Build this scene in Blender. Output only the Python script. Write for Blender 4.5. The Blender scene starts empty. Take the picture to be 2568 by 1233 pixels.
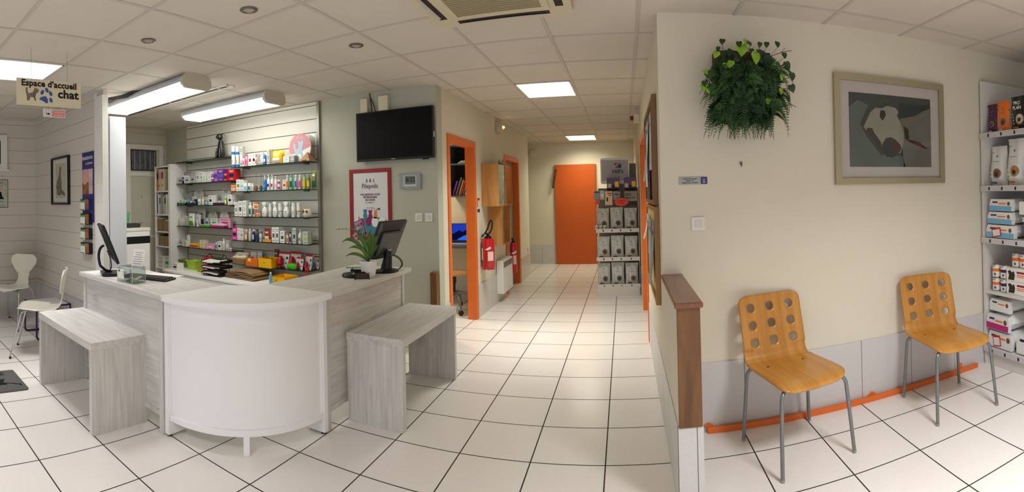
import bpy, bmesh, math, random
from mathutils import Vector, Matrix
random.seed(7)
PI = math.pi
S = bpy.context.scene

# ---------------------------------------------------------------- camera (a phone panorama: central cylindrical)
F_PX, Y0, XV = 1199.421, 480.636, 1563.871
EYE = 1.4276
cd = bpy.data.cameras.new('camera')
cd.type = 'PANO'
cd.panorama_type = 'CENTRAL_CYLINDRICAL'
cd.central_cylindrical_range_u_min = (0 - XV) / F_PX
cd.central_cylindrical_range_u_max = (2568 - XV) / F_PX
cd.central_cylindrical_range_v_min = (Y0 - 1233) / F_PX
cd.central_cylindrical_range_v_max = Y0 / F_PX
cd.central_cylindrical_radius = 1.0
cd.clip_start = 0.02
cam = bpy.data.objects.new('camera', cd)
S.collection.objects.link(cam)
S.camera = cam
tilt = Matrix.Rotation(0.0021082, 4, 'X') @ Matrix.Rotation(0.0233227, 4, 'Y')
cam.matrix_world = Matrix.Translation((0, 0, EYE)) @ tilt @ Matrix.Rotation(PI / 2, 4, 'X')

# ---------------------------------------------------------------- world, exposure
w = bpy.data.worlds.new('daylight'); S.world = w; w.use_nodes = True
bg = w.node_tree.nodes['Background']
bg.inputs[0].default_value = (0.70, 0.80, 1.0, 1); bg.inputs[1].default_value = 1.1
vs = S.view_settings
vs.view_transform = 'Standard'; vs.look = 'None'; vs.gamma = 1.0; vs.use_curve_mapping = False
vs.exposure = 0.03
S.cycles.max_bounces = 8; S.cycles.diffuse_bounces = 4; S.cycles.glossy_bounces = 4
S.cycles.transmission_bounces = 8; S.cycles.transparent_max_bounces = 32
S.cycles.caustics_reflective = False; S.cycles.caustics_refractive = False
S.cycles.sample_clamp_indirect = 4.0

# ---------------------------------------------------------------- materials
MATS = {}
def srgb(c):
    return tuple(((v / 255) / 12.92 if v / 255 <= 0.04045 else ((v / 255 + 0.055) / 1.055) ** 2.4) for v in c) + (1,)
def mat(name, col, rough=0.5, metal=0.0, noise=0.0, scale=8.0, bump=0.0, bscale=200.0, spec=0.5, trans=0.0, alpha=1.0, coat=0.0, emit=0.0, ior=1.45):
    """col is an sRGB 0-255 triple of the surface's own colour"""
    if name in MATS: return MATS[name]
    m = bpy.data.materials.new(name); m.use_nodes = True
    nt = m.node_tree; b = nt.nodes['Principled BSDF']; L = nt.links.new
    c = srgb(col)
    b.inputs['Base Color'].default_value = c
    b.inputs['Roughness'].default_value = rough
    b.inputs['Metallic'].default_value = metal
    b.inputs['Specular IOR Level'].default_value = spec
    b.inputs['Transmission Weight'].default_value = trans
    b.inputs['Alpha'].default_value = alpha
    b.inputs['Coat Weight'].default_value = coat
    b.inputs['IOR'].default_value = ior
    if emit:
        b.inputs['Emission Color'].default_value = c; b.inputs['Emission Strength'].default_value = emit
    tc = nt.nodes.new('ShaderNodeTexCoord')
    if noise:
        n = nt.nodes.new('ShaderNodeTexNoise'); n.inputs['Scale'].default_value = scale; n.inputs['Detail'].default_value = 4
        L(tc.outputs['Object'], n.inputs['Vector'])
        r = nt.nodes.new('ShaderNodeValToRGB')
        r.color_ramp.elements[0].position = 0.3; r.color_ramp.elements[1].position = 0.7
        r.color_ramp.elements[0].color = tuple(v * (1 - noise) for v in c[:3]) + (1,)
        r.color_ramp.elements[1].color = tuple(min(1, v * (1 + noise)) for v in c[:3]) + (1,)
        L(n.outputs['Fac'], r.inputs['Fac']); L(r.outputs['Color'], b.inputs['Base Color'])
    if bump:
        n2 = nt.nodes.new('ShaderNodeTexNoise'); n2.inputs['Scale'].default_value = bscale; n2.inputs['Detail'].default_value = 3
        L(tc.outputs['Object'], n2.inputs['Vector'])
        bp = nt.nodes.new('ShaderNodeBump'); bp.inputs['Strength'].default_value = bump; bp.inputs['Distance'].default_value = 0.002
        L(n2.outputs['Fac'], bp.inputs['Height']); L(bp.outputs['Normal'], b.inputs['Normal'])
    MATS[name] = m
    return m

def node_math(nt, op, a, b=None, c=None):
    n = nt.nodes.new('ShaderNodeMath'); n.operation = op
    for i, v in enumerate((a, b, c)):
        if v is None: continue
        if isinstance(v, (int, float)): n.inputs[i].default_value = v
        else: nt.links.new(v, n.inputs[i])
    return n.outputs[0]
def grid_mask(nt, coord, pitch, offset, half):
    """1 on a joint line of a regular grid along one coordinate"""
    p = node_math(nt, 'PINGPONG', node_math(nt, 'SUBTRACT', coord, offset), pitch / 2)
    # pingpong(x, pitch/2) is 0 at every multiple of pitch
    return node_math(nt, 'LESS_THAN', p, half)
def tiled(name, tile, joint, px=None, py=None, pz=None, half=0.003, rough=0.25, speck=0.06, spec=0.5, jointbump=0.5, sscale=60):
    m = bpy.data.materials.new(name); m.use_nodes = True
    nt = m.node_tree; b = nt.nodes['Principled BSDF']; L = nt.links.new
    g = nt.nodes.new('ShaderNodeNewGeometry'); s = nt.nodes.new('ShaderNodeSeparateXYZ'); L(g.outputs['Position'], s.inputs[0])
    mask = None
    for ax, p in zip('XYZ', (px, py, pz)):
        if p:
            k = grid_mask(nt, s.outputs[ax], p[0], p[1], half)
            mask = k if mask is None else node_math(nt, 'MAXIMUM', mask, k)
    n = nt.nodes.new('ShaderNodeTexNoise'); n.inputs['Scale'].default_value = sscale; n.inputs['Detail'].default_value = 5
    L(g.outputs['Position'], n.inputs['Vector'])
    n3 = nt.nodes.new('ShaderNodeTexNoise'); n3.inputs['Scale'].default_value = 1.3; n3.inputs['Detail'].default_value = 2
    L(g.outputs['Position'], n3.inputs['Vector'])
    f = node_math(nt, 'MULTIPLY_ADD', n3.outputs['Fac'], 0.5, node_math(nt, 'MULTIPLY', n.outputs['Fac'], 0.5))
    r = nt.nodes.new('ShaderNodeValToRGB'); c = srgb(tile)
    r.color_ramp.elements[0].position = 0.35; r.color_ramp.elements[1].position = 0.65
    r.color_ramp.elements[0].color = tuple(v * (1 - speck) for v in c[:3]) + (1,)
    r.color_ramp.elements[1].color = tuple(min(1, v * (1 + speck)) for v in c[:3]) + (1,)
    L(f, r.inputs['Fac'])
    mx = nt.nodes.new('ShaderNodeMix'); mx.data_type = 'RGBA'
    L(mask, mx.inputs['Factor']); L(r.outputs['Color'], mx.inputs[6]); mx.inputs[7].default_value = srgb(joint)
    L(mx.outputs[2], b.inputs['Base Color'])
    L(node_math(nt, 'MULTIPLY_ADD', mask, 0.85 - rough, rough), b.inputs['Roughness'])
    b.inputs['Specular IOR Level'].default_value = spec
    bp = nt.nodes.new('ShaderNodeBump'); bp.inputs['Strength'].default_value = jointbump; bp.inputs['Distance'].default_value = 0.003
    L(node_math(nt, 'SUBTRACT', node_math(nt, 'MULTIPLY', n.outputs['Fac'], 0.12), mask), bp.inputs['Height']); L(bp.outputs['Normal'], b.inputs['Normal'])
    MATS[name] = m
    return m
def wood(name, light, dark, grain=(1.2, 14, 14), rough=0.45, contrast=(0.42, 0.7), knots=0.0, coat=0.0, nscale=2.2, spec=0.5):
    """grain = noise scale per axis; the grain runs along the axis with the small number"""
    m = bpy.data.materials.new(name); m.use_nodes = True
    nt = m.node_tree; b = nt.nodes['Principled BSDF']; L = nt.links.new
    tc = nt.nodes.new('ShaderNodeTexCoord'); mp = nt.nodes.new('ShaderNodeMapping'); mp.inputs['Scale'].default_value = grain
    L(tc.outputs['Object'], mp.inputs['Vector'])
    n = nt.nodes.new('ShaderNodeTexNoise'); n.inputs['Scale'].default_value = nscale; n.inputs['Detail'].default_value = 6; n.inputs['Distortion'].default_value = 0.6
    L(mp.outputs[0], n.inputs['Vector'])
    r = nt.nodes.new('ShaderNodeValToRGB')
    r.color_ramp.elements[0].position, r.color_ramp.elements[1].position = contrast
    r.color_ramp.elements[0].color = srgb(dark); r.color_ramp.elements[1].color = srgb(light)
    L(n.outputs['Fac'], r.inputs['Fac'])
    out = r.outputs['Color']
    if knots:
        n2 = nt.nodes.new('ShaderNodeTexNoise'); n2.inputs['Scale'].default_value = 1.5; n2.inputs['Detail'].default_value = 5
        mp2 = nt.nodes.new('ShaderNodeMapping'); mp2.inputs['Scale'].default_value = tuple(max(2.0, g * 0.22) for g in grain)
        L(tc.outputs['Object'], mp2.inputs['Vector']); L(mp2.outputs[0], n2.inputs['Vector'])
        r2 = nt.nodes.new('ShaderNodeValToRGB'); r2.color_ramp.elements[0].position = 0.62; r2.color_ramp.elements[1].position = 0.78
        r2.color_ramp.elements[0].color = (0, 0, 0, 1); r2.color_ramp.elements[1].color = (knots, knots, knots, 1)
        L(n2.outputs['Fac'], r2.inputs['Fac'])
        mx = nt.nodes.new('ShaderNodeMix'); mx.data_type = 'RGBA'; L(r2.outputs['Color'], mx.inputs['Factor']); L(out, mx.inputs[6])
        mx.inputs[7].default_value = tuple(v * 0.45 for v in srgb(dark)[:3]) + (1,)
        out = mx.outputs[2]
    L(out, b.inputs['Base Color'])
    b.inputs['Roughness'].default_value = rough; b.inputs['Coat Weight'].default_value = coat; b.inputs['Specular IOR Level'].default_value = spec
    bp = nt.nodes.new('ShaderNodeBump'); bp.inputs['Strength'].default_value = 0.15; bp.inputs['Distance'].default_value = 0.001
    L(n.outputs['Fac'], bp.inputs['Height']); L(bp.outputs['Normal'], b.inputs['Normal'])
    MATS[name] = m
    return m

def glass(name, tint=(230, 240, 235), alpha=0.15, rough=0.05):
    m = bpy.data.materials.new(name); m.use_nodes = True
    nt = m.node_tree; nt.nodes.clear(); L = nt.links.new
    out = nt.nodes.new('ShaderNodeOutputMaterial'); mix = nt.nodes.new('ShaderNodeMixShader')
    t = nt.nodes.new('ShaderNodeBsdfTransparent'); t.inputs[0].default_value = srgb(tint)
    gl = nt.nodes.new('ShaderNodeBsdfGlossy'); gl.inputs['Roughness'].default_value = rough
    fr = nt.nodes.new('ShaderNodeLayerWeight'); fr.inputs[0].default_value = 0.5
    L(node_math(nt, 'MULTIPLY_ADD', node_math(nt, 'POWER', fr.outputs['Facing'], 4.0), 0.45, 0.03 + alpha), mix.inputs[0]); L(t.outputs[0], mix.inputs[1]); L(gl.outputs[0], mix.inputs[2]); L(mix.outputs[0], out.inputs[0])
    MATS[name] = m
    return m

# named palette used by the packaging (own colours of printed card and plastic)
PAL = dict(white=(232,232,228), offwhite=(220,216,204), grey=(150,152,150), lgrey=(196,198,194), dgrey=(82,84,86), black=(22,22,24),
    blue=(40,110,190), lblue=(120,180,220), navy=(28,34,92), teal=(20,120,110), cyan=(20,160,185), green=(70,170,50), dgreen=(30,90,60),
    olive=(120,130,60), lime=(170,200,70), ygreen=(150,160,20), yellow=(245,190,20), amber=(190,130,50), orange=(240,120,30), red=(190,30,35),
    pink=(235,60,150), lpink=(238,170,200), magenta=(190,30,120), purple=(110,50,140), lpurple=(160,90,180), brown=(120,85,55), kraft=(165,128,85),
    beige=(205,185,150), cream=(240,232,205), silver=(190,192,196), mint=(120,210,150), rust=(160,50,30), skin=(225,180,160), plum=(70,30,70))
def pal(c, gloss=0.35):
    return mat('print_' + c, PAL[c], rough=gloss)

# ---------------------------------------------------------------- mesh builder
class MB:
    def __init__(s): s.bm = bmesh.new(); s.mi = 0
    def _tag(s, faces):
        for f in faces: f.material_index = s.mi
    def box(s, c, d, rot=None, bevel=0.0):
        """box with centre c and full dimensions d"""
        vs = []
        for x in (-.5, .5):
            for y in (-.5, .5):
                for z in (-.5, .5):
                    v = Vector((x * d[0], y * d[1], z * d[2]))
                    if rot: v = rot @ v
                    vs.append(s.bm.verts.new(v + Vector(c)))
        q = [(0,1,3,2),(4,6,7,5),(0,4,5,1),(2,3,7,6),(0,2,6,4),(1,5,7,3)]
        fs = [s.bm.faces.new([vs[i] for i in f]) for f in q]
        s._tag(fs)
        if bevel:
            es = list({e for f in fs for e in f.edges})
            r = bmesh.ops.bevel(s.bm, geom=es, offset=bevel, segments=2, profile=0.5, affect='EDGES')
            s._tag(r['faces'])
        return s
    def bb(s, x0, x1, y0, y1, z0, z1, bevel=0.0):
        return s.box(((x0+x1)/2, (y0+y1)/2, (z0+z1)/2), (x1-x0, y1-y0, z1-z0), None, bevel)
    def lathe(s, prof, n=24, c=(0,0,0), sx=1.0, sy=1.0, rot=None, cap=True):
        rings = []
        for r, z in prof:
            ring = []
            for i in range(n):
                a = 2*PI*i/n; v = Vector((r*math.cos(a)*sx, r*math.sin(a)*sy, z))
                if rot: v = rot @ v
                ring.append(s.bm.verts.new(v + Vector(c)))
            rings.append(ring)
        fs = []
        for a, b in zip(rings, rings[1:]):
            for i in range(n): fs.append(s.bm.faces.new([a[i], a[(i+1)%n], b[(i+1)%n], b[i]]))
        if cap:
            fs.append(s.bm.faces.new(rings[0][::-1])); fs.append(s.bm.faces.new(rings[-1]))
        s._tag(fs); return s
    def tube(s, pts, r, n=10, closed=False, cap=True):
        pts = [Vector(p) for p in pts]; rings = []; m = len(pts)
        rr = r if isinstance(r, (list, tuple)) else [r]*m
        up = None
        for i, p in enumerate(pts):
            if closed: t = (pts[(i+1)%m] - pts[i-1])
            else: t = (pts[min(i+1, m-1)] - pts[max(i-1, 0)])
            t.normalize()
            if up is None:
                up = t.cross(Vector((0,0,1)))
                if up.length < 1e-3: up = t.cross(Vector((1,0,0)))
            else: up = up - t*up.dot(t)
            up.normalize(); v = t.cross(up)
            rings.append([s.bm.verts.new(p + (up*math.cos(2*PI*k/n) + v*math.sin(2*PI*k/n))*rr[i]) for k in range(n)])
        fs = []
        pairs = list(zip(rings, rings[1:])) + ([(rings[-1], rings[0])] if closed else [])
        for a, b in pairs:
            for k in range(n): fs.append(s.bm.faces.new([a[k], a[(k+1)%n], b[(k+1)%n], b[k]]))
        if cap and not closed:
            fs.append(s.bm.faces.new(rings[0][::-1])); fs.append(s.bm.faces.new(rings[-1]))
        s._tag(fs); return s
    def prism(s, poly, z0, z1, M=None):
        """extrude an xy outline from z0 to z1 (M maps it into place)"""
        a = [Vector((x, y, z0)) for x, y in poly]; b = [Vector((x, y, z1)) for x, y in poly]
        if M: a = [M @ v for v in a]; b = [M @ v for v in b]
        A = [s.bm.verts.new(v) for v in a]; B = [s.bm.verts.new(v) for v in b]; n = len(A)
        fs = [s.bm.faces.new(A[::-1]), s.bm.faces.new(B)] + [s.bm.faces.new([A[i], A[(i+1)%n], B[(i+1)%n], B[i]]) for i in range(n)]
        s._tag(fs); return s
    def grid(s, f, nu, nv):
        """surface f(u, v) -> point, u and v in 0..1"""
        g = [[s.bm.verts.new(Vector(f(i/nu, j/nv))) for i in range(nu+1)] for j in range(nv+1)]
        s._tag([s.bm.faces.new([g[j][i], g[j][i+1], g[j+1][i+1], g[j+1][i]]) for j in range(nv) for i in range(nu)])
        return s
    def quad(s, a, b, c, d):
        s._tag([s.bm.faces.new([s.bm.verts.new(Vector(p)) for p in (a, b, c, d)])]); return s
    def m(s, i): s.mi = i; return s
    def build(s, name, mats, parent=None, smooth=False, solid=0.0, merge=0.0, sub=0, loc=None, rot=None, offset=0.0):
        if merge: bmesh.ops.remove_doubles(s.bm, verts=s.bm.verts, dist=merge)
        bmesh.ops.recalc_face_normals(s.bm, faces=s.bm.faces)
        me = bpy.data.meshes.new(name); s.bm.to_mesh(me); s.bm.free()
        for x in (mats if isinstance(mats, (list, tuple)) else [mats]): me.materials.append(x)
        if smooth:
            for p in me.polygons: p.use_smooth = True
            try: me.set_sharp_from_angle(angle=0.7)
            except Exception: pass
        o = bpy.data.objects.new(name, me); S.collection.objects.link(o)
        if solid:
            md = o.modifiers.new('solid', 'SOLIDIFY'); md.thickness = solid; md.offset = offset
        if sub:
            md = o.modifiers.new('sub', 'SUBSURF'); md.levels = sub; md.render_levels = sub
        if parent: o.parent = parent
        if loc: o.location = loc
        if rot: o.rotation_euler = rot
        return o
def arc(c, r, a0, a1, n, plane='xy'):
    out = []
    for i in range(n+1):
        a = a0 + (a1-a0)*i/n; u, v = r*math.cos(a), r*math.sin(a)
        out.append({'xy': (c[0]+u, c[1]+v, c[2]), 'xz': (c[0]+u, c[1], c[2]+v), 'yz': (c[0], c[1]+u, c[2]+v)}[plane])
    return out
def bez(p, n=12):
    p = [Vector(q) for q in p]; out = []
    for i in range(n+1):
        t = i/n; q = p[:]
        while len(q) > 1: q = [a.lerp(b, t) for a, b in zip(q, q[1:])]
        out.append(q[0])
    return out
def rrect(w, h, r, n=5, cx=0, cy=0):
    out = []
    for (sx, sy, a) in ((1, 1, 0), (-1, 1, PI/2), (-1, -1, PI), (1, -1, 1.5*PI)):
        for i in range(n+1):
            t = a + PI/2*i/n
            out.append((cx + sx*(w/2-r) + r*math.cos(t), cy + sy*(h/2-r) + r*math.sin(t)))
    return out
def thing(name, label, cat, loc=(0,0,0), rz=0.0, group=None):
    o = bpy.data.objects.new(name, None); S.collection.objects.link(o)
    o.location = loc; o.rotation_euler = (0, 0, rz); o.empty_display_size = 0.05
    o['label'] = label; o['category'] = cat
    if group: o['group'] = group
    return o
def tag(o, label, cat, group=None):
    o['label'] = label; o['category'] = cat
    if group: o['group'] = group
    return o
def struct(o): o['kind'] = 'structure'; return o
FACE_Y = (PI/2, 0, 0)                       # text that faces -Y
FACE_X = (PI/2, 0, PI/2)                    # text that faces +X
FACE_MX = (PI/2, 0, -PI/2)                  # text that faces -X
def text(parent, body, size, loc, m, rot=FACE_Y, align='CENTER', bold=0.0, name='lettering', ext=0.0004, sx=1.0, space=1.0):
    cu = bpy.data.curves.new(name, 'FONT'); cu.body = body; cu.size = size; cu.align_x = align; cu.align_y = 'CENTER'
    cu.extrude = ext; cu.offset = bold; cu.space_character = space; cu.resolution_u = 2
    q = bpy.data.objects.new('text_source', cu)
    me = bpy.data.meshes.new_from_object(q); me.name = name
    bpy.data.objects.remove(q); bpy.data.curves.remove(cu)
    me.materials.clear(); me.materials.append(m)
    o = bpy.data.objects.new(name, me); S.collection.objects.link(o); o.location = loc; o.rotation_euler = rot; o.scale = (sx, 1, 1)
    if parent: o.parent = parent
    return o

# ---------------------------------------------------------------- shared materials
white_paint = mat('white_paint', (232,230,224), 0.45, noise=0.02, scale=3)
white_lam = mat('white_laminate', (246,244,245), 0.38, noise=0.01, scale=2)
orange = mat('orange_gloss_paint', (226,112,42), 0.4, noise=0.05, scale=5)
chrome = mat('chrome', (205,205,205), 0.12, metal=1.0)
steel = mat('grey_powder_steel', (128,134,134), 0.35, metal=0.6, noise=0.05, scale=30)
blackp = mat('black_plastic', (20,20,21), 0.38, noise=0.1, scale=20)
blackm = mat('black_metal', (24,24,24), 0.45, metal=0.4)
ink = mat('black_ink', (25,22,20), 0.6)
inkw = mat('white_ink', (238,238,238), 0.6)
greyink = mat('grey_ink', (120,118,116), 0.6)
redink = mat('red_ink', (200,40,40), 0.6)
paper = mat('paper', (236,234,228), 0.7, noise=0.02, scale=10)
clear = glass('clear_plastic', (240,245,243), 0.06)
shelf_glass = glass('shelf_glass', (150,172,164), 0.05)
glass_edge = mat('glass_edge', (18,34,30), 0.2)
whitewash_h = wood('whitewashed_oak_along_x', (222,218,213), (198,193,187), (1.6, 24, 24), 0.5, (0.30, 0.70), knots=0.5, nscale=1.8, spec=0.3)
whitewash_y = wood('whitewashed_oak_along_y', (222,218,213), (198,193,187), (24, 1.6, 24), 0.5, (0.30, 0.70), knots=0.5, nscale=1.8, spec=0.3)
whitewash_v = wood('whitewashed_oak_upright', (220,216,211), (196,191,185), (24, 24, 1.6), 0.5, (0.30, 0.70), knots=0.5, nscale=1.8, spec=0.3)
birch = wood('birch_veneer', (206,148,70), (184,124,46), (9, 0.8, 0.8), 0.35, (0.35, 0.7), coat=0.25)
pine = wood('pine', (205,152,84), (176,120,58), (8, 8, 0.8), 0.45, (0.35, 0.7), knots=0.3)
brown_wood = wood('varnished_brown_pine', (128,82,30), (90,53,15), (10, 10, 1.1), 0.4, (0.35, 0.7), knots=0.5, coat=0.2)
brown_cap = wood('varnished_brown_cap', (138,84,50), (104,58,32), (10, 1.1, 10), 0.3, (0.35, 0.7), knots=0.3, coat=0.3)

# ================================================================ SETTING
CEIL = 2.49
XL, XR = -5.9, 3.2
YB = -3.2                                                  # wall behind the camera
floor_m = tiled('speckled_floor_tile', (236,230,222), (46,35,28), px=(0.4, -0.1288), py=(0.4, 3.7105), half=0.0036, rough=0.22, speck=0.035, spec=0.5)
struct(MB().bb(XL-.1, XR+.1, YB-.1, 10.0, -0.1, 0).build('floor', floor_m))
ceil_m = mat('mineral_ceiling_tile', (214,205,192), 0.9, noise=0.02, scale=5, bump=0.25, bscale=90, spec=0.1)
struct(MB().bb(XL-.1, XR+.1, YB-.1, 10.0, CEIL, CEIL+0.1).build('ceiling', ceil_m))
bar_m = mat('ceiling_bar', (196,188,178), 0.6)
XLINES = [-5.69, -5.11, -4.52, -3.945, -3.36, -2.77, -2.175, -1.59, -1.02, -0.465, 0.11, 0.69, 1.278, 1.863, 2.449, 3.03]
YLINES = [-2.63, -2.05, -1.47, -0.89, -0.30, 0.285, 0.865, 1.45, 2.02, 2.59, 3.18, 3.81, 4.44, 5.125, 5.85, 6.50, 7.19, 7.94, 8.63, 9.41]
b = MB()
for x in XLINES: b.bb(x-.012, x+.012, YB, 9.9, CEIL-.0045, CEIL+.01)
for y in YLINES: b.bb(XL, XR, y-.012, y+.012, CEIL-.004, CEIL+.01)
struct(b.build('trim_1', bar_m))
plaster = mat('cream_plaster', (224,216,196), 0.75, noise=0.015, scale=2.5, bump=0.35, bscale=160, spec=0.25)
plaster_d = mat('grey_white_plaster', (188,188,172), 0.75, noise=0.02, scale=2.5, bump=0.3, bscale=140, spec=0.25)
def planks(name):
    m = mat(name, (214,206,194), 0.5, spec=0.4)
    nt = m.node_tree; bs = nt.nodes['Principled BSDF']
    g = nt.nodes.new('ShaderNodeNewGeometry'); s = nt.nodes.new('ShaderNodeSeparateXYZ'); nt.links.new(g.outputs['Position'], s.inputs[0])
    k = grid_mask(nt, s.outputs['Z'], 0.166, 0.44, 0.0022)
    n = nt.nodes.new('ShaderNodeTexNoise'); n.inputs['Scale'].default_value = 120; nt.links.new(g.outputs['Position'], n.inputs['Vector'])
    mx = nt.nodes.new('ShaderNodeMix'); mx.data_type = 'RGBA'; nt.links.new(k, mx.inputs['Factor'])
    mx.inputs[6].default_value = srgb((214,206,194)); mx.inputs[7].default_value = srgb((150,142,132)); nt.links.new(mx.outputs[2], bs.inputs['Base Color'])
    bp = nt.nodes.new('ShaderNodeBump'); bp.inputs['Strength'].default_value = 0.6; bp.inputs['Distance'].default_value = 0.004
    nt.links.new(node_math(nt, 'SUBTRACT', node_math(nt, 'MULTIPLY', n.outputs['Fac'], 0.1), k), bp.inputs['Height']); nt.links.new(bp.outputs['Normal'], bs.inputs['Normal'])
    return m
plank_m = planks('painted_boards')
plinth_x = tiled('plinth_tile_x', (206,202,200), (120,112,108), px=(0.4, 0.3), half=0.0022, rough=0.3, speck=0.05, sscale=90)
plinth_y = tiled('plinth_tile_y', (206,202,198), (120,112,108), py=(0.4, 3.71), half=0.0022, rough=0.3, speck=0.05, sscale=90)

# left wall, in front of and behind the partition (the back door stands in it)
struct(MB().bb(XL-.1, XL, YB, 3.45, 0, CEIL).bb(XL-.1, XL, 4.09, 10.0, 0, CEIL).bb(XL-.1, XL, 3.45, 4.09, 2.26, CEIL).build('wall_left', plank_m))
struct(MB().bb(XL, -3.99, 2.10, 2.14, 0, CEIL).build('wall_partition', plank_m))
struct(MB().bb(XL, -1.705, 4.17, 4.30, 0, CEIL).build('wall_tv', plaster_d))
# left corridor wall with two door openings
LW0, LW1 = -1.805, -1.705
b = MB()
b.bb(LW0, LW1, 4.30, 4.42, 0, CEIL).bb(LW0, LW1, 4.42, 5.335, 2.06, CEIL).bb(LW0, LW1, 5.335, 6.70, 0, CEIL)
b.bb(LW0, LW1, 6.70, 7.655, 2.02, CEIL).bb(LW0, LW1, 7.655, 8.47, 0, CEIL)
struct(b.build('wall_corridor_left', plaster))
struct(MB().bb(-3.6, 3.2, 9.75, 9.85, 0, CEIL).build('wall_end', plaster))
struct(MB().bb(-3.6, LW0, 8.37, 8.47, 0, CEIL).bb(-3.7, -3.6, 8.37, 9.85, 0, CEIL).build('wall_corridor_recess', plaster))
RW = 0.22
b = MB()
b.bb(RW, RW+.1, 2.93, 4.55, 0, CEIL).bb(RW, RW+.1, 4.55, 5.85, 2.06, CEIL).bb(RW, RW+.1, 5.85, 9.75, 0, CEIL)
struct(b.build('wall_corridor_right', plaster))
struct(MB().bb(RW, XR, 2.82, 2.93, 0, CEIL).build('wall_waiting_room', plaster))
struct(MB().bb(XR, XR+.1, YB, 2.93, 0, CEIL).build('wall_right', plaster))
struct(MB().bb(XL, -4.6, YB-.1, YB, 0, CEIL).bb(2.2, XR, YB-.1, YB, 0, CEIL).bb(-4.6, 2.2, YB-.1, YB, 0, 0.25).bb(-4.6, 2.2, YB-.1, YB, 2.25, CEIL).build('wall_back', plaster))
b = MB()
for x in (-4.6, -2.9, -1.2, 0.5, 2.2): b.bb(x-.03, x+.03, YB-.08, YB-.02, 0.25, 2.25)
b.bb(-4.6, 2.2, YB-.08, YB-.02, 0.25, 0.31).bb(-4.6, 2.2, YB-.08, YB-.02, 2.19, 2.25)
struct(b.build('window_1', white_paint))
# half wall that ends towards the camera
struct(MB().bb(RW, RW+.105, 2.11, 2.82, 0, 0.915).build('wall_half', plaster))
hw = thing('half_wall_cladding', 'varnished brown wooden cap and end board on the low half wall', 'wooden cladding', (0.2725, 2.1, 0))
MB().bb(-.064, .064, -.03, .72, .915, .94, 0.006).build('cap', brown_cap, hw)
MB().bb(-.0525, .0525, -.012, .01, .385, .915, 0.003).build('end_board', brown_wood, hw)
struct(MB().bb(RW-.004, RW+.109, 2.094, 2.11, 0, .385).build('baseboard_half_wall', plinth_x))
struct(MB().bb(RW-.006, RW+.002, 2.11, 4.52, 0, .385).bb(RW-.006, RW, 5.88, 9.75, 0, .385).bb(RW+.105, RW+.111, 2.11, 2.82, 0, .385).build('baseboard_corridor_right', plinth_y))
struct(MB().bb(RW+.11, XR, 2.811, 2.82, 0, .402).build('baseboard_waiting_room', plinth_x))
b = MB()
b.bb(LW1, LW1+.008, 4.17, 4.42, 0, .385).bb(LW1, LW1+.008, 5.36, 6.68, 0, .385).bb(LW1, LW1+.008, 7.70, 8.47, 0, .385)
struct(b.build('baseboard_corridor_left', plinth_y))
struct(MB().bb(-3.6, -1.41, 9.742, 9.75, 0, .40).bb(-.54, RW, 9.742, 9.75, 0, .40).build('baseboard_end', plinth_x))
struct(MB().bb(XL, -3.99, 2.092, 2.10, 0, .42).build('baseboard_partition', plinth_x))
struct(MB().bb(XL, XL+.008, YB, 2.10, 0, .40).build('baseboard_left', plinth_y))
struct(MB().bb(XL, -3.99, 2.08, 2.10, .42, .45, .004).bb(XL, XL+.02, YB, 2.10, .40, .43, .004).build('trim_2', mat('dado_rail', (206,198,186), .5)))
struct(MB().bb(-4.10, -3.965, 2.075, 2.10, 0, 2.44, .002).bb(-3.99, -3.965, 2.10, 2.14, 0, 2.44).bb(-4.16, -4.10, 2.09, 2.10, 0, CEIL).build('trim_3', white_paint))
b = MB()
for i in range(12):
    z = .35 + i*.18
    for x in (-4.075, -3.99): b.lathe([(.0035, 0), (.003, .0012)], 8, (x, 2.075, z), rot=Matrix.Rotation(PI/2, 3, 'X'))
struct(b.build('trim_4', ink))
# slat wall behind the shelves
b = MB()
z = .10
while z < 2.47:
    zt = min(z + .1395, 2.485)
    b.bb(-5.36, -3.075, 4.150, 4.160, z, zt)
    z += .147
b.m(1).bb(-5.36, -3.075, 4.160, 4.168, 0, 2.488)
struct(b.build('wall_slat_panel', [mat('slat_wall_white', (226,222,212), .4), mat('slat_groove', (70,64,58), .7)]))
struct(MB().bb(-3.075, -3.045, 4.135, 4.17, 0, 2.488).build('trim_5', mat('slat_edge_metal', (150,146,138), .4, metal=.5)))
# orange door frames
def door_frame(name, X, y0, y1, h, w=.070, depth=.102, side=1):
    b = MB()
    xa, xb = (X - depth, X + .012) if side > 0 else (X - .012, X + depth)
    b.bb(xa, xb, y0, y0+w, 0, h, .003).bb(xa, xb, y1-w, y1, 0, h, .003).bb(xa, xb, y0+w, y1-w, h-w, h, .003)
    return struct(b.build(name, orange))
door_frame('trim_6', LW1, 4.42, 5.335, 2.06)
door_frame('trim_7', LW1, 6.70, 7.655, 2.02)
door_frame('trim_8', RW, 4.55, 5.85, 2.06, side=-1)
grey_door = mat('grey_door_paint', (150,140,128), .5, noise=.02)
struct(MB().bb(LW0-.02, LW0+.02, 6.775, 7.58, 0.005, 1.945).build('door_1', grey_door))
cream_leaf = mat('cream_leaf', (206,196,170), .5)
struct(MB().bb(RW+.08, RW+.12, 4.625, 5.775, 0.005, 1.985).build('door_2', cream_leaf))
mat('orange_door_paint', (198,88,26), .45, noise=.03)
d3 = struct(MB().bb(-1.405, -.552, 9.70, 9.75, 0.004, 2.03, .004).build('door_3', MATS['orange_door_paint']))
b = MB().bb(-.575, -.569, 9.697, 9.70, .02, 2.0)
b.build('door_groove', mat('dark_orange_gap', (150,60,14), .6), d3)
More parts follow.
